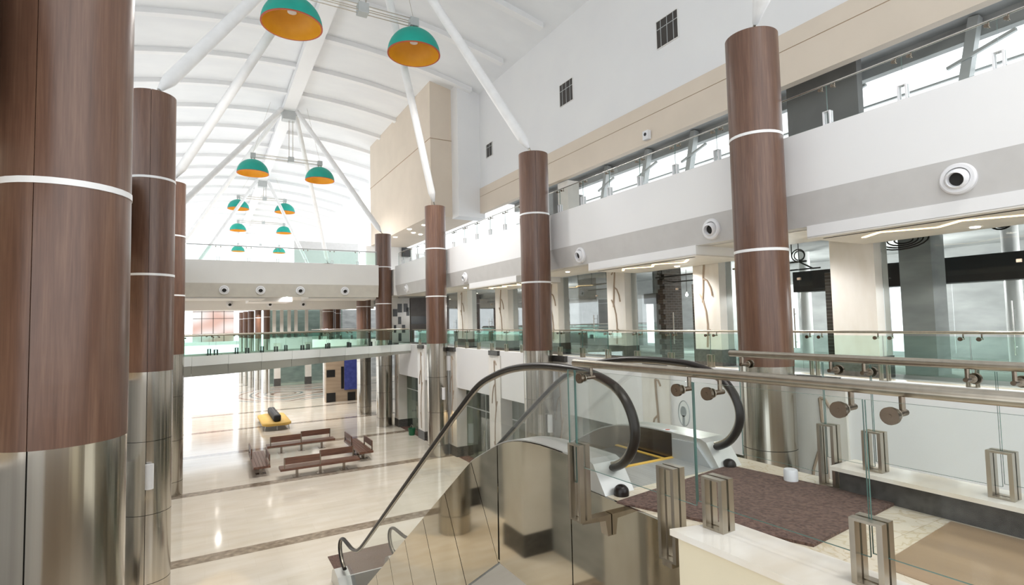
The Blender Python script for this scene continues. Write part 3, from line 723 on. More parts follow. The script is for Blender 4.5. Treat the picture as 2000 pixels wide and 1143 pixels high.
brick_wall(11.4, 13.05, 13.75, 7.4, 1, 'dark brick stub hidden behind the biggest right column')
brick_wall(24.1, 13.05, 13.9, 7.2, 1, 'dark brick stub left of the second right column')
brick_wall(28.7, 13.05, 13.9, 7.2, 1, 'dark brick stub beside the third right column')
tag(B(15.2, 15.8, 1.0, 9.7, 7.05, 7.65).box(15.48, 15.52, 2, 2.04, 7.65, 8.35).box(15.48, 15.52, 8, 8.04, 7.65, 8.35).build('air_duct', 'duct', smooth=False), 'long black air duct hung inside the shops on the right', 'air duct')
tag(B(15.2, 15.8, 14.6, 16.0, 6.95, 7.35).box(15.48, 15.52, 15.3, 15.34, 7.35, 8.35).build('air_duct', 'duct', smooth=False), 'short black duct piece behind the middle vine pillar', 'air duct')
for x, y, lab in ((16.3, 10.0, 'white vertical pipe inside the shop right of the biggest column'), (16.2, 5.0, 'white vertical pipe inside the shop at the right edge')):
    tag(MB().cyl((x, y, L1), (x, y, 8.35), .16, 16).build('white_pipe', 'pole'), lab, 'pipe', 'white pipes in the shops')
def cable(c, n, rx, rz, lab):
    b = MB()
    for k in range(n):
        s = 1 - .22 * k
        b.tube([(c[0] + .05 * k, c[1] + rx * s * math.cos(a), c[2] + rz * s * math.sin(a)) for a in [2 * PI * i / 20 for i in range(21)]], .016, 6)
    b.cyl((c[0], c[1] + rx, c[2]), (c[0], c[1] + rx, 8.35), .014, 6)
    tag(b.build('cable_coil', 'black'), lab, 'cable', 'black cable coils at the shop ceiling')
cable((13.4, 6.0, 8.0), 4, .55, .22, 'wide coil of black cable hanging above the raw concrete column')
cable((13.4, 4.25, 8.15), 3, .2, .2, 'small coil of black cable near the right edge')
cable((13.6, 8.5, 7.95), 2, .18, .16, 'small loop of black cable right of the biggest column')
for y, lab in ((12.3, 'thin hung pipe at the ceiling left of the toothed brick'), (16.9, 'thin hung pipe at the ceiling right of the second column'), (9.2, 'thin hung pipe at the ceiling right of the biggest column')):
    b = MB().tube([(13.3, y - 1.1, 7.75), (13.3, y + 1.1, 7.75)], .025, 8).tube([(13.9, y - 1.1, 7.6), (13.9, y + 1.0, 7.6)], .02, 8)
    for q in (-.9, 0, .9): b.cyl((13.3, y + q, 7.75), (13.3, y + q, 8.35), .012, 6)
    b.cyl((13.3, y - .9, 7.75), (13.9, y - .9, 7.6), .02, 6)
    tag(b.build('ceiling_pipe', 'duct'), lab, 'pipe', 'thin pipes hung under the shop ceilings')

# ---- soffit trays with zigzag light strips
for (y0, y1, lab, tl) in [(-2, 6.35, 'zigzag warm light strip at the top right', 'biggest white ceiling tray at the right edge'), (9.18, 13.48, 'zigzag warm light strip left of the biggest right column', 'white ceiling tray between the biggest and second right columns'), (18.05, 22.38, 'short warm light strip left of the second right column', 'white ceiling tray between the second and third right columns')]:
    t = thing('ceiling_tray', tl, 'ceiling tray', (11.6, (y0 + y1) / 2, 7.9), 'dropped ceiling trays over the gallery')
    MB().box(10.50, 10.54, y0, y1, 7.93, 8.16).box(10.545, 12.6, y1 - .04, y1, 7.93, 8.2).box(10.545, 12.6, y0, y0 + .04, 7.93, 8.2).build('edge', 'white', t, smooth=False)
    MB().box(10.50, 12.6, y0, y1, 7.9, 7.935).build('underside', 'soffit', t, smooth=False)
    MB().box(10.70, 10.76, y0 + .25, y1 - .2, 7.893, 7.901).build('slot', 'seam', t, smooth=False)
    b = MB(); y = y1 - .6; hi = True; pts = [(11.4, y)]
    while y > y0 + .8:
        y -= .5 if hi else .75; pts.append((10.98 if hi else 11.42, y)); hi = not hi
    for p, q in zip(pts[:-1], pts[1:]):
        b.beam((p[0], p[1], 7.893), (q[0], q[1], 7.893), .07, .014)
    tag(b.build('light_strip', 'led', smooth=False), lab, 'light strip', 'zigzag light strips in the ceiling trays')

# ---- vents and camera on the upper wall
for y, z, lab in ((14.68, 17.73, 'largest dark square vent high on the white wall, left of the biggest column'), (21.5, 17.85, 'middle dark square vent high on the white wall'), (30.0, 17.4, 'smallest dark square vent beside the white pier')):
    t = thing('wall_vent', lab, 'vent', (WX - .02, y, z - .55), 'dark square vents on the white wall')
    s = .55 if y < 29 else .42
    MB().box(WX - .03, WX, y - s, y + s, z - s, z + s).build('grille', 'vent', t, smooth=False)
    b = MB().box(WX - .05, WX, y - s - .03, y - s, z - s, z + s).box(WX - .05, WX, y + s, y + s + .03, z - s, z + s).box(WX - .05, WX, y - s, y + s, z + s, z + s + .03).box(WX - .05, WX, y - s, y + s, z - s - .03, z - s)
    b.build('frame', 'offwhite', t, smooth=False)
    b = MB()
    for k in (-.33, 0, .33): b.box(WX - .045, WX - .03, y + k - .012, y + k + .012, z - s, z + s)
    b.box(WX - .045, WX - .03, y - s, y + s, z + .2, z + .225)
    b.build('bar', 'greycap', t, smooth=False)
t = thing('security_camera', 'small white wall camera hanging on the beige band', 'camera', (WX - .15, 15.83, 13.65))
MB().box(WX - .28, WX - .1, 15.68, 15.98, 13.65, 14.0).build('housing', 'plastic', t, smooth=False)
MB().cyl((WX - .29, 15.83, 13.85), (WX - .27, 15.83, 13.85), .07, 14).build('lens', 'bolster', t)
MB().box(WX - .1, WX - .06, 15.78, 15.88, 13.8, 13.9).build('mount', 'greycap', t, smooth=False)

# ================================================================== LANDING
struct(MB().prism([(2.765, -1.5), (2.765, 3.9), (4.62, 3.9), (4.62, -1.5)], 'z', 4.60, L1).build('floor_landing', 'tile', smooth=False))
struct(MB().prism([(3.18, -1.5), (3.25, 1.66), (4.33, 1.74), (4.33, -1.5)], 'z', L1, L1 + .003).build('floor_landing_inset', 'browntile', smooth=False))
t = thing('kerb', 'white marble topped kerb at the bottom of the photo carrying the front balustrade', 'kerb', (2.5, 1, 4.0))
MB().prism([(2.335, 2.25), (2.66, 2.16), (2.78, -.9), (2.40, -.9)], 'z', 3.6, 5.135).build('body', 'cream', t, smooth=False)
MB().prism([(2.30, 2.28), (2.68, 2.18), (2.80, -.92), (2.37, -.92)], 'z', 5.135, 5.17).build('top', 'kerbmarble', t, smooth=False)
t = thing('kerb', 'marble topped kerb with dark granite side along the right edge of the landing', 'kerb', (4.5, 1, L1))
MB().box(4.36, 4.62, -1.2, 2.48, L1, 5.14).build('body', 'granite', t, smooth=False)
MB().box(4.30, 4.66, -1.2, 2.52, 5.14, 5.17).build('top', 'kerbmarble', t, smooth=False)
mt = MB().prism([(3.19, 1.99), (2.72, 3.23), (4.25, 3.43), (4.42, 2.1)], 'z', L1, L1 + .018).build('door_mat', 'mat', smooth=False)
tag(mt, 'big brown door mat on the upper landing in front of the escalator', 'mat')
tag(B(2.94, 4.65, 14.27, 15.72, 0, .015).build('door_mat', 'mat', smooth=False), 'brown door mat at the foot of the escalator', 'mat')
for x, y, lab in ((2.88, 3.36, 'black rubber dome stop beside the near escalator newel'), (4.22, 3.40, 'black rubber dome stop beside the far escalator newel')):
    tag(MB().lathe([(.0, L1 + .085)] + [(.06 * math.sin(a), L1 + .03 + .055 * math.cos(a)) for a in [PI / 2 * i / 6 for i in range(1, 7)]] + [(.06, L1), (0, L1)], (x, y, 0), 20).build('dome_stop', 'black'), lab, 'stop', 'rubber dome stops')
# landing balustrades
def balustrade2(label, a, b, zr, zg, joints, clamps, brs, side, start_y, gm='glass', rail_r=.030, off=.09, rail_m='steel'):
    a = Vector((*a, 0)); b = Vector((*b, 0)); d = (b - a).normalized(); L = (b - a).length; n = Vector((d.y, -d.x, 0)) * side
    t = thing('glass_balustrade', label, 'balustrade', (a.x, a.y, L1))
    S = lambda y: (a.y - y) / (a.y - b.y) * L
    js = [0] + [S(y) for y in joints] + [L]
    for k, (s0, s1) in enumerate(zip(js[:-1], js[1:])):
        z0 = zg[min(k, len(zg) - 1)]; z1 = zr - .045
        edged(MB().beam(a + d * (s0 + .005) + Vector((0, 0, (z0 + z1) / 2)), a + d * (s1 - .005) + Vector((0, 0, (z0 + z1) / 2)), .013, z1 - z0).build('glass_panel', gm, t, smooth=False))
    for y, z, h in clamps: clamp_mb(a + d * S(y) + Vector((0, 0, z)), d, h, th=.105, wid=.135).build('clamp', 'steel', t, smooth=False)
    for y in brs: bracket(t, a + d * S(y), d, side, zr, off, zd=-.10, s=1.15)
    MB().tube([a - d * .02 + n * off + Vector((0, 0, zr)), b + n * off + Vector((0, 0, zr))], rail_r, 20).build('handrail', rail_m, t)
    return t
nb = balustrade2('front glass balustrade with thick steel rail crossing the lower right of the photo', (2.465, 3.47), (2.66, -.5), 6.03, [5.13, 5.26, 5.29, 5.31], [3.38, 2.27, 1.335, .4], [(3.36, 4.86, .57), (2.47, 4.88, .57), (2.13, 5.17, .29), (1.335, 5.17, .29), (.4, 5.17, .29)], [3.29, 2.37, 2.15, 1.43, 1.22, .5, .3], -1, 3.47)
MB().prism([(2.46, 4.86), (2.735, 4.86), (2.735, 4.70), (2.70, 4.70), (2.68, 4.82), (2.46, 4.835)], 'y', 3.32, 3.40).build('clamp_arm', 'steel', nb, smooth=False)
MB().box(2.46, 2.735, 2.43, 2.51, 4.85, 4.88).build('clamp_arm', 'steel', nb, smooth=False)
balustrade2('second glass balustrade with steel rail on the right side of the landing', (4.45, 3.43), (4.45, -.5), 6.02, [5.06, 5.2, 5.24, 5.26], [2.62, 2.25, 1.49, .6], [(2.60, 4.97, .50), (2.25, 5.17, .30), (1.49, 5.17, .30), (.6, 5.17, .30)], [3.32, 2.50, 2.25, 1.61, 1.37, .7, .5], 1, 3.5)
tag(MB().lathe([(0, L1 + .11), (.05, L1 + .11), (.055, L1 + .10), (.055, L1), (0, L1)], (4.27, 2.83, 0), 20).build('floor_cap', 'plastic'), 'small white cylinder on the floor edge between mat and right kerb', 'cylinder')

# ================================================================== ESCALATOR
ESC = thing('escalator', 'glass sided escalator with dark handrails running down to the ground floor', 'escalator', (3.57, 8, 0))
def smooth_path(pts, n=6):
    P = [Vector(p) for p in pts]; out = []
    for i in range(len(P) - 1):
        p0, p1, p2, p3 = P[max(i - 1, 0)], P[i], P[i + 1], P[min(i + 2, len(P) - 1)]
        for k in range(n):
            t = k / n
            out.append(.5 * ((2 * p1) + (p2 - p0) * t + (2 * p0 - 5 * p1 + 4 * p2 - p3) * t * t + (3 * p1 - p0 - 3 * p2 + p3) * t ** 3))
    out.append(P[-1]); return out
HR = [(3.74, 5.12), (3.52, 5.14), (3.35, 5.24), (3.25, 5.42), (3.27, 5.60), (3.40, 5.77), (3.62, 5.87), (3.95, 5.92), (4.58, 5.92), (5.15, 5.86), (5.60, 5.75), (6.05, 5.58), (6.62, 5.22), (7.2, 4.83), (8.75, 3.77), (10.4, 2.64), (11.7, 1.75), (12.1, 1.50), (12.45, 1.33), (12.9, 1.22), (13.4, 1.18), (13.8, 1.14), (14.05, 1.02), (14.14, .84), (14.06, .66), (13.85, .53), (13.6, .48)]
DK = [(3.60, 5.19), (3.87, 5.2), (4.35, 5.2), (4.70, 5.17), (4.95, 5.12), (5.2, 5.04), (5.5, 4.90), (5.88, 4.72), (6.2, 4.50), (8.18, 3.12), (10.2, 1.70), (11.7, .65), (12.1, .42), (12.5, .29), (13.0, .22), (13.95, .2)]
hr = smooth_path([(0, y, z) for y, z in HR]); dk = smooth_path([(0, y, z) for y, z in DK], 4)
SL_ = .70; nrm = Vector((0, -SL_, -1)).normalized()
for side, xg, xo, xi in ((0, 2.94, 2.76, 3.04), (1, 4.20, 4.38, 4.10)):
    # handrail: flat oval
    pts = [(xg, p.y, p.z) for p in hr]
    MB().tube(pts, .042, 16, sx=1.15, sz=.72).build('handrail', 'black', ESC)
    hi = []
    for i, p in enumerate(hr):
        d = (hr[min(i + 1, len(hr) - 1)] - hr[max(i - 1, 0)]).normalized(); nn = Vector((0, -d.z, d.y)); hi.append((p.y + nn.y * -.0, p.z))
    # rail profile under the handrail
    inn = []
    for i in range(1, len(hr) - 1):
        d = (hr[i + 1] - hr[i - 1]).normalized(); inn.append((xg, hr[i].y + d.z * .034, hr[i].z - d.y * .034))
    MB().tube(inn, .016, 10).build('rail_profile', 'steel', ESC)
    gp = [(p.y, p.z) for p in hr] + [(p.y, p.z - .02) for p in reversed(dk)]
    pl = MB().prism(gp, 'x', xg - .006, xg + .006).build('glass_side', 'glass', ESC, smooth=False)
    dt = [(p.y, p.z) for p in dk]
    low = [(p.y, max(p.z - .42, .0)) for p in dk]
    MB().prism(dt[::-1] + low, 'x', min(xo, xi) + .012, max(xo, xi)).build('skirt', 'dark_steel' if side else 'steel', ESC, smooth=False)
    top = [(p.y, p.z + .012) for p in dk]
    MB().prism(top[::-1] + dt, 'x', min(xo, xi), max(xo, xi)).build('deck', 'deck', ESC, ang=20)
    # newel foot, top
    MB().prism([(3.40, L1), (3.98, L1), (3.98, 5.215), (3.62, 5.215), (3.55, 5.19)], 'x', min(xo, xi) - .01, max(xo, xi) + .01).build('newel_foot', 'deck', ESC, smooth=False)
    MB().prism([(3.47, L1), (3.95, L1), (3.95, 5.16), (3.66, 5.17)], 'x', xi - .04 * (1 if side else 0), xi + .04 * (0 if side else 1)).build('brush_box', 'greycap', ESC, smooth=False)
    MB().prism([(13.3, 0), (14.25, 0), (14.15, .3), (13.9, .42), (13.5, .36), (13.3, .22)], 'x', min(xo, xi) - .01, max(xo, xi) + .01).build('newel_foot', 'deck', ESC, smooth=False)
    # outer cladding
    xa, xb = (xo - .02, xo) if side == 0 else (xo, xo + .02)
    def panel(poly): MB().prism(poly, 'x', xa, xb).build('cladding_panel', 'mirror', ESC, smooth=False)
    C = (5.23, 3.79); hgt = 1.14; g = .007
    dd = lambda y: next((p.z + (q.z - p.z) * (y - p.y) / (q.y - p.y) for p, q in zip(dk[:-1], dk[1:]) if p.y <= y <= q.y), .2)
    panel([(2.30, 3.79), (3.86 - g, 3.79), (3.86 - g, L1 - .002), (2.30, L1 - .002)])
    yy = [3.86 + g + (5.2 - g - 3.86 - g) * i / 8 for i in range(9)]
    panel([(3.86 + g, 3.79), (5.2 - g, 3.79)] + [(y, dd(y) - .005) for y in reversed(yy)])
    yy = [5.2 + g + (5.88 - g - 5.2 - g) * i / 6 for i in range(7)]
    panel([(C[0], C[1])] + [(y, dd(y) - .005) for y in reversed(yy)])
    step = 1.02; s = 0; y0 = 5.88
    while y0 < 13.2:
        y1 = min(y0 + .84, 13.3)
        def foot(y):
            z = dd(y); h = min(hgt, max(0, z - .002) / -nrm.z); return (y + nrm.y * h, z + nrm.z * h)
        a0, a1 = y0 + g, y1 - g
        yy = [a0 + (a1 - a0) * i / 4 for i in range(5)]
        panel([foot(y) for y in yy] + [(y, dd(y) - .005) for y in reversed(yy)])
        y0 = y1
# truss body behind the panels
tr = [(2.32, 4.58), (3.9, 4.58), (4.9, 4.55), (6.2, 3.95), (11.2, .45), (11.9, .05), (14.2, .03), (14.2, .0), (10.75, .0), (5.23, 3.80), (2.32, 3.80)]
MB().prism(tr, 'x', 2.762, 4.378).build('truss', 'seam', ESC, smooth=False)
MB().beam((3.57, 5.25, 3.77), (3.57, 10.6, .02), 1.6, .02).build('underside', 'greycap', ESC, smooth=False)
# top landing plate, comb, steps
MB().box(3.05, 4.09, 3.44, 3.98, L1 - .01, L1 + .004).build('comb_plate', 'plate', ESC, smooth=False)
b = MB().box(3.05, 4.09, 3.93, 3.98, L1 + .004, L1 + .009).box(3.06, 3.10, 3.98, 4.8, 4.935, 4.945).box(4.04, 4.08, 3.98, 4.8, 4.935, 4.945)
b.build('yellow_line', 'yline', ESC, smooth=False)
def stz(y):
    y0, y1 = 4.75, 11.75
    if y < y0: return 4.93
    return max(.03, 4.93 - SL_ * (y - y0))
for k in range(24):
    y = 3.98 + .40 * k
    if y > 13.2: break
    z = stz(y + .2)
    zz = stz(y + .6)
    MB().box(3.045, 4.095, y + .002, y + .398, max(z - .30, .012), z).build('step', 'step', ESC, smooth=False)
MB().box(3.05, 4.09, 13.2, 14.25, 0, .03).build('comb_plate', 'plate', ESC, smooth=False)
st = thing('safety_sticker', 'white sticker with a red disc on the far escalator deck', 'sticker', (4.15, 4.05, 5.217))
MB().box(4.11, 4.19, 3.98, 4.14, 5.213, 5.217).build('paper', 'paper', st, smooth=False)
MB().cyl((4.15, 4.09, 5.217), (4.15, 4.09, 5.219), .025, 14).build('disc', 'rim', st)
pd = thing('sign_paddle', 'small clear oval sign with a dark symbol beside the far escalator deck', 'sign', (4.30, 4.0, 5.21))
oval = [(4.0 + .075 * math.cos(a), 5.38 + .13 * math.sin(a)) for a in [2 * PI * i / 24 for i in range(24)]]
MB().prism(oval, 'x', 4.298, 4.306).build('plate', 'glass', pd)
MB().tube([(4.302, y, z) for y, z in oval + oval[:1]], .006, 6).build('rim', 'greycap', pd)
MB().prism([(4.0 + .04 * math.cos(a), 5.40 + .055 * math.sin(a)) for a in [2 * PI * i / 16 for i in range(16)]], 'x', 4.29, 4.297).prism([(3.985, 5.25), (4.015, 5.25), (4.015, 5.36), (3.985, 5.36)], 'x', 4.29, 4.297).build('symbol', 'greycap', pd)

# ================================================================== BENCHES, SOFA
def bench_proto():
    t = thing('bench', '', 'bench', (0, 0, 0), 'slatted wooden benches on steel feet')
    L = 1.63
    b = MB()
    for k in range(5): b.box(-L, L, -.325 + k * .132, -.325 + k * .132 + .122, .40, .455)
    b.build('seat', 'benchwood', t, smooth=False)
    MB().box(-L, L, -.33, .33, .36, .40).build('seat_frame', 'benchwood', t, smooth=False)
    for x0, x1, y in ((-1.5, -.02, -.30), (.02, 1.5, .30)):
        bk = MB().box(x0, x1, y - .02, y + .02, .62, .90).build('backrest', 'benchwood', t, smooth=False)
        for x in (x0 + .03, x1 - .03):
            MB().box(x - .02, x + .02, y - .028, y + .028, .44, .88).build('post', 'dark_steel', bk, smooth=False)
    for x in (-.95, 0, 1.0):
        lg = MB().box(x - .05, x + .05, -.06, .06, .02, .37).build('leg', 'dark_steel', t, smooth=False)
        MB().box(x - .16, x + .16, -.2, .2, 0, .02).build('base_plate', 'dark_steel', lg, smooth=False)
    return t
bn_ = bench_proto()
BG = 'slatted wooden benches on steel feet'
bl = [((4.32, 24.7), 0, 'front wooden bench, nearest to the camera'), ((4.26, 29.7), 0, 'rear wooden bench, closest to the yellow sofa'), ((6.52, 27.1), PI / 2, 'right wooden bench seen end on, beside the steel columns'), ((2.08, 27.0), PI / 2, 'left wooden bench seen end on, shining in the bright reflection')]
for k, ((x, y), rz, lab) in enumerate(bl):
    if k == 0: bn_.location = (x, y, 0); bn_['label'] = lab
    else: dup(bn_, (x, y, 0), rz, lab, BG)
def rrect(hx, hy, rad, n=8):
    out = []
    for cx, cy, a0 in ((hx - rad, hy - rad, 0), (-hx + rad, hy - rad, PI / 2), (-hx + rad, -hy + rad, PI), (hx - rad, -hy + rad, 3 * PI / 2)):
        out += [(cx + rad * math.cos(a0 + PI / 2 * i / n), cy + rad * math.sin(a0 + PI / 2 * i / n)) for i in range(n + 1)]
    return out
so = thing('sofa', 'flat yellow island sofa with thin legs beyond the benches', 'sofa', (3.82, 38.3, 0))
def T(p): return [(3.82 + x, 38.3 + y) for x, y in p]
b = MB()
rings = [(rrect(.80, 2.15, .45), .28), (rrect(.84, 2.19, .47), .32), (rrect(.84, 2.19, .47), .40), (rrect(.79, 2.14, .44), .45)]
n = len(rings[0][0]); vs = []
for rg, z in rings: vs += [(x, y, z) for x, y in T(rg)]
fs = [tuple(range(n - 1, -1, -1)), tuple(range(3 * n, 4 * n))] + [(k * n + i, k * n + (i + 1) % n, (k + 1) * n + (i + 1) % n, (k + 1) * n + i) for k in range(3) for i in range(n)]
b.add(vs, fs).build('cushion', 'yellow', so, ang=60)
MB().prism(T(rrect(.74, 2.05, .4)), 'z', .24, .28).build('frame', 'dark_steel', so)
for x in (-.65, 0, .65):
    for y in (-1.95, 0, 1.95):
        if x == 0 and y == 0: continue
        MB().tube([(3.82 + x, 38.3 + y, .26), (3.82 + x * 1.06, 38.3 + y * 1.03, 0)], .022, 8).build('leg', 'steel', so)
bo = thing('bolster', 'long black leather bolster lying on the yellow sofa', 'bolster', (3.86, 38.5, .45))
sec = rrect(.22, .22, .12, 5)
vs = []; prof = [(-1.95, .6), (-1.9, .9), (-1.8, 1), (1.8, 1), (1.9, .9), (1.95, .6)]
for y, s in prof: vs += [(3.86 + p[0] * s, 38.5 + y, .45 + .22 + p[1] * s) for p in sec]
n = len(sec)
fs = [tuple(range(n)), tuple(range(5 * n + n - 1, 5 * n - 1, -1))] + [(k * n + i, (k + 1) * n + i, (k + 1) * n + (i + 1) % n, k * n + (i + 1) % n) for k in range(5) for i in range(n)]
MB().add(vs, fs).build('body', 'bolster', bo, ang=60)
MB().tube([(3.86, 36.7, .895), (3.86, 40.3, .895)], .012, 6).build('piping', 'black', bo)
bk = thing('bucket', 'green bucket on the red granite strip beside a ground floor pillar', 'bucket', (10.25, 29.9, 0))
MB().lathe([(0, 0), (.16, 0), (.21, .36), (.225, .36), (.225, .39), (.2, .39), (.15, .02), (0, .02)], (10.25, 29.9, 0), 24).build('body', 'green', bk)
MB().tube([(10.25, 29.9 + .21 * math.cos(a), .38 + .2 * math.sin(a)) for a in [PI * i / 12 for i in range(13)]], .008, 6).build('handle', 'steel', bk)

# ================================================================== FAR BACKGROUND
sw = B(8.6, 12.3, 46.5, 47.2, 0, 4.6).build('wall_stone_panel', 'tan', smooth=False); struct(sw)
for x0, x1, z0, z1 in [(8.65, 9.33, 2.07, 2.67), (8.64, 9.36, .02, .77), (10.35, 11.0, .02, .72), (9.82, 10.04, 1.05, 2.9), (12.0, 12.28, .02, .75), (11.95, 12.28, .95, 2.4)]:
    MB().box(x0, x1, 46.47, 46.5, z0, z1).build('dark_tile', 'blackstone', sw, smooth=False)
tag(B(10.05, 11.95, 46.3, 46.34, .95, 4.5).build('banner', 'blue', smooth=False), 'dark blue hanging banner on the tan stone wall under the footbridge', 'banner')
s1 = B(11.9, 13.66, 40.0, 40.4, L1, 8.44).build('wall_chequer', 'marble', smooth=False); struct(s1)
for x0, x1, z0, z1 in [(12.69, 13.03, 7.25, 7.92), (13.16, 13.48, 7.28, 7.93), (12.32, 12.66, 6.95, 7.51), (12.72, 12.96, 6.35, 6.92), (13.02, 13.27, 5.69, 6.3), (12.38, 12.56, 5.71, 6.29), (12.74, 12.96, 5.06, 5.67), (13.39, 13.61, 6.99, 7.63)]:
    MB().box(x0, x1, 39.97, 40.0, z0, z1).build('dark_tile', 'blackstone', s1, smooth=False)
s2 = B(13.68, 16.5, 39.9, 40.4, L1, 8.44).build('wall_dark_panel', 'brownpanel', smooth=False); struct(s2)
MB().box(13.7, 16, 39.87, 39.9, 6.33, 6.93).build('dark_tile', 'blackstone', s2, smooth=False)
# far facade
FY = 63
struct(B(5.6, 22, FY, FY + .3, 3.3, 5.2).build('wall_far_fascia', 'white', smooth=False))
struct(B(5.6, 22, FY + 3.2, FY + 3.4, 0, 8.2).build('wall_far_shops', 'concrete', smooth=False))
for i, (x0, x1) in enumerate([(5.6, 6.9), (6.95, 9.5), (9.6, 13)]):
    t = thing('shop_window', ['left', 'middle', 'right'][i] + ' pale green ground shop window at the far end of the hall', 'shop window', (x0, FY + .1, 0), 'far ground shop windows')
    MB().box(x0, x1, FY + .1, FY + .12, 0, 3.3).build('pane', 'green_glass', t, smooth=False)
for i, x in enumerate((6.6, 9.75, 13.2)):
    t = thing('marble_pillar', ['leftmost', 'middle', 'rightmost'][i] + ' of the far ground floor pillars beyond the yellow sofa', 'pillar', (x, FY - .2, 0), 'far ground floor pillars')
    MB().box(x - .32, x + .32, FY - .25, FY + .3, .8, 4.6).build('shaft', 'marble', t, smooth=False)
    MB().box(x - .34, x + .34, FY - .27, FY + .32, 0, .8).build('base', 'granite', t, smooth=False)
for i, x in enumerate((6.3, 7.05, 7.8, 8.5, 9.6, 11.2, 12.8)):
    t = thing('marble_pillar', 'slim pale pillar of the far gallery shopfront', 'pillar', (x, FY - .2, L1 + .2), 'far gallery pillars')
    MB().box(x - .17, x + .17, FY - .1, FY + .3, 5.6, 8.15).build('shaft', 'marble', t, smooth=False)
    MB().box(x - .18, x + .18, FY - .12, FY + .3, 5.2, 5.6).build('base', 'granite', t, smooth=False)
tag(B(5.6, 13.5, FY + .15, FY + .17, 5.2, 8.15).build('shop_window', 'tintglass', smooth=False), 'long dark glass shopfront of the far gallery behind slim pillars', 'shop window')
mu = thing('mural_wall', 'distant wall of pale pink panels seen over the footbridge rail on the left', 'wall panel', (.9, 80, 4.6))
MB().box(-1.6, 3.1, 80, 80.2, 4.6, 8.8).build('panel', 'mural', mu, smooth=False)
b = MB()
for x in (-.6, .7, 1.95): b.box(x - .03, x + .03, 79.97, 80, 4.6, 8.8)
for z in (5.6, 7.6, 8.5): b.box(-1.6, 3.1, 79.97, 80, z - .025, z + .025)
b.build('joint', 'brownpanel', mu, smooth=False)
struct(B(-8, 4, 78, 81, 4.2, 4.6).build('floor_slab_far', 'white', smooth=False))
balustrade('distant green balustrade of the far gallery between the dark columns', (8.0, 49.5), (12.4, 44.5), 5.17, 5.25, 5.98, 6.05, [.8 + 1.1 * k for k in range(5)], 1, 'green_glass', clamp_h=.35, off=.06, brackets=False, cl_m='dark_steel')
struct(MB().prism([(8.0, 49.4), (12.4, 44.4), (12.8, 44.9), (8.3, 50)], 'z', 4.3, 5.17).build('wall_far_gallery_edge', 'white', smooth=False))

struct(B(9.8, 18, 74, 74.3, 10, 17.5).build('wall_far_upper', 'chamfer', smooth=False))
# ================================================================== LEFT SIDE (mostly hidden, mirrored in the escalator)
struct(B(-8, -2.16, 2.5, 64, 4.6, L1).build('floor_slab_left', 'tile', smooth=False))
struct(B(-2.15, -1.95, 2.5, 25.3, 3.27, 5.17).build('wall_fascia_left', 'white', smooth=False))
struct(B(-2.15, -1.95, 31, 64, 3.27, 5.17).build('wall_fascia_left', 'white', smooth=False))
struct(B(-8, -1.95, 2.5, 64, 8.15, L2).build('floor_slab_upper_left', 'offwhite', smooth=False))
struct(B(-2.15, -1.95, 2.5, 64, 8.15, 10.05).build('wall_parapet_left', 'white', smooth=False))
struct(B(-3.0, -2.9, 2.5, 36, 0, 3.4).build('wall_left_ground', 'concrete', smooth=False))
struct(B(-6.2, -6.0, 2.5, 30, L1, 8.15).build('wall_left_gallery', 'tan', smooth=False))
for i, y in enumerate((4.2, 8.8, 13.3, 17.8, 22.3)):
    t = thing('marble_pillar', 'ground floor marble pillar on the hidden left side of the hall', 'pillar', (-2.4, y, 0), 'ground floor pillars on the left side')
    MB().box(-2.9, -2.0, y - .55, y + .55, .6, 3.27).build('shaft', 'marble', t, smooth=False)
    MB().box(-2.92, -1.98, y - .57, y + .57, 0, .6).build('base', 'granite', t, smooth=False)
for i, (y, mm) in enumerate(((44, 'copper'), (48, 'brownpanel'), (52, 'copper'))):
    tag(B(-1.94, -1.72, y, y + .5, 0, 8.15).build('pilaster', mm, smooth=False), ['nearest', 'middle', 'farthest'][i] + ' thin brown pilaster beside the left columns behind the footbridge', 'pilaster', 'brown pilasters on the left')

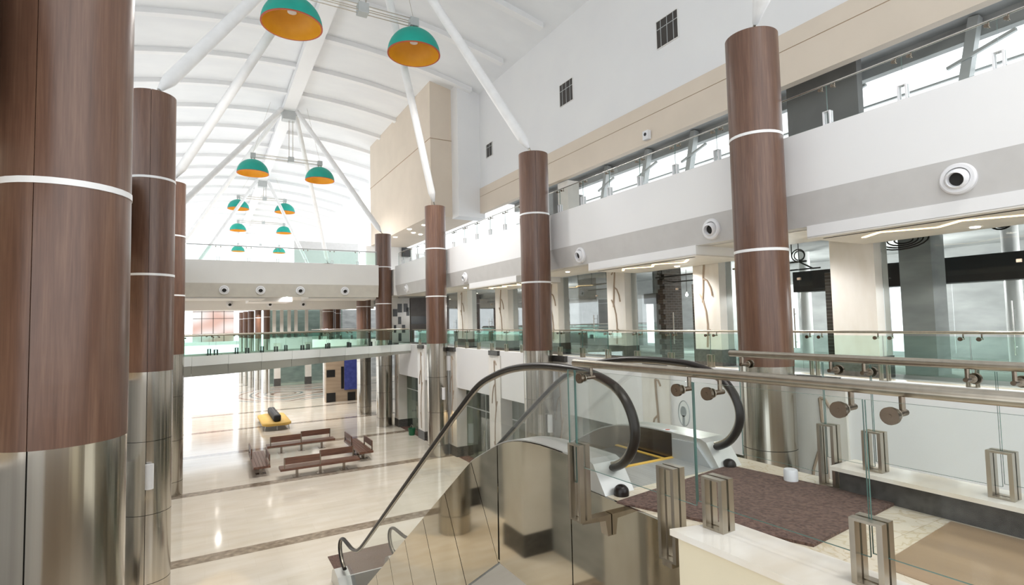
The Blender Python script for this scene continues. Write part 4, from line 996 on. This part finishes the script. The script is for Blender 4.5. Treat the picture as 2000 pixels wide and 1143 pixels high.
# ================================================================== SMALL CEILING LAMPS (gallery downlights, the rest added as fill)
def downlight(x, y, z, watt, lab, grp, col=(1, .97, .94), size=150, rad=.05):
    t = tag(MB().lathe([(0, z + .005), (rad, z + .005), (rad, z - .012), (rad + .025, z - .012), (rad + .025, z + .01)], (x, y, 0), 16).build('downlight', 'lamp'), lab, 'ceiling light', grp)
    ld = bpy.data.lights.new('downlight_light', 'SPOT'); ld.energy = watt; ld.color = col; ld.spot_size = R(size); ld.spot_blend = .7; ld.shadow_soft_size = .12
    lo = bpy.data.objects.new('downlight_light', ld); COL.objects.link(lo); lo.location = (x, y, z - .05)
for y in (-1, 4.2, 7.8, 11.3, 16, 20.2, 25, 29.5):
    downlight(11.5 if y in (7.8, 16, 25, 29.5) else 12.1, y, 8.145 if y in (7.8, 16, 25, 29.5) else 7.895, 230, 'small round downlight in the soffit over the right gallery', 'downlights over the right gallery')
for y, lab in ((2.5, 'at the right edge'), (7, 'behind the plain marble pillar'), (11, 'behind the biggest right column'), (15, 'between the two vine pillars'), (19.5, 'right of the second right column'), (24, 'left of the second right column'), (29, 'beside the third right column')):
    t = thing('fill_bulb', 'added fill bulb on a cord inside the gallery shop ' + lab, 'ceiling light', (17.2, y + .6, 7.3), 'fill bulbs added inside the gallery shops')  # invented bulbs, added to brighten the raw shop ceilings
    MB().cyl((17.2, y + .6, 7.4), (17.2, y + .6, 8.35), .012, 6).build('cord', 'black', t)
    MB().lathe([(0, 7.25)] + [(.06 * math.sin(a), 7.31 - .06 * math.cos(a)) for a in [PI * k / 8 for k in range(1, 8)]] + [(.02, 7.42), (0, 7.42)], (17.2, y + .6, 0), 14).build('bulb', 'lamp', t)
    ld = bpy.data.lights.new('fill_bulb_light', 'POINT'); ld.energy = 230; ld.color = (1, 1, .98); ld.shadow_soft_size = .1
    lo = bpy.data.objects.new('fill_bulb_light', ld); COL.objects.link(lo); lo.location = (17.2, y + .6, 7.15)
for y in (4, 8.5, 13, 17.5, 22, 26.5, 31):
    downlight(12.6, y, 3.265, 120, 'small added fill lamp on the ceiling inside the ground floor shops', 'fill lamps added inside the ground shops', col=(1, .96, .85))  # added lamps that lift the dark ground shop interiors
for x in (.8, 4.6, 7.3):
    for y in (38, 43.5, 49, 59):
        downlight(x, y, 8.445 if y < 46 else 8.145, 600, 'small added fill light in the white ceiling beyond the upper bridge', 'fill lights added beyond the upper bridge')  # added lamps that fill the dark far part of the hall
for y in (8, 14, 20, 27):
    downlight(-4.2, y, 8.145, 300, 'small fill light added over the hidden left gallery', 'fill lights added over the left gallery')  # unseen lamps on the left, added as fill for the lower levels
    downlight(-2.35, y + 2.2, 4.595, 160, 'small fill light added over the ground floor on the hidden left side', 'fill lights added over the left ground floor')
downlight(13.2, 37.6, 8.445, 260, 'small fill light added before the chequered stone wall', 'fill lights added beyond the upper bridge')  # extra lamp added to brighten the chequered wall
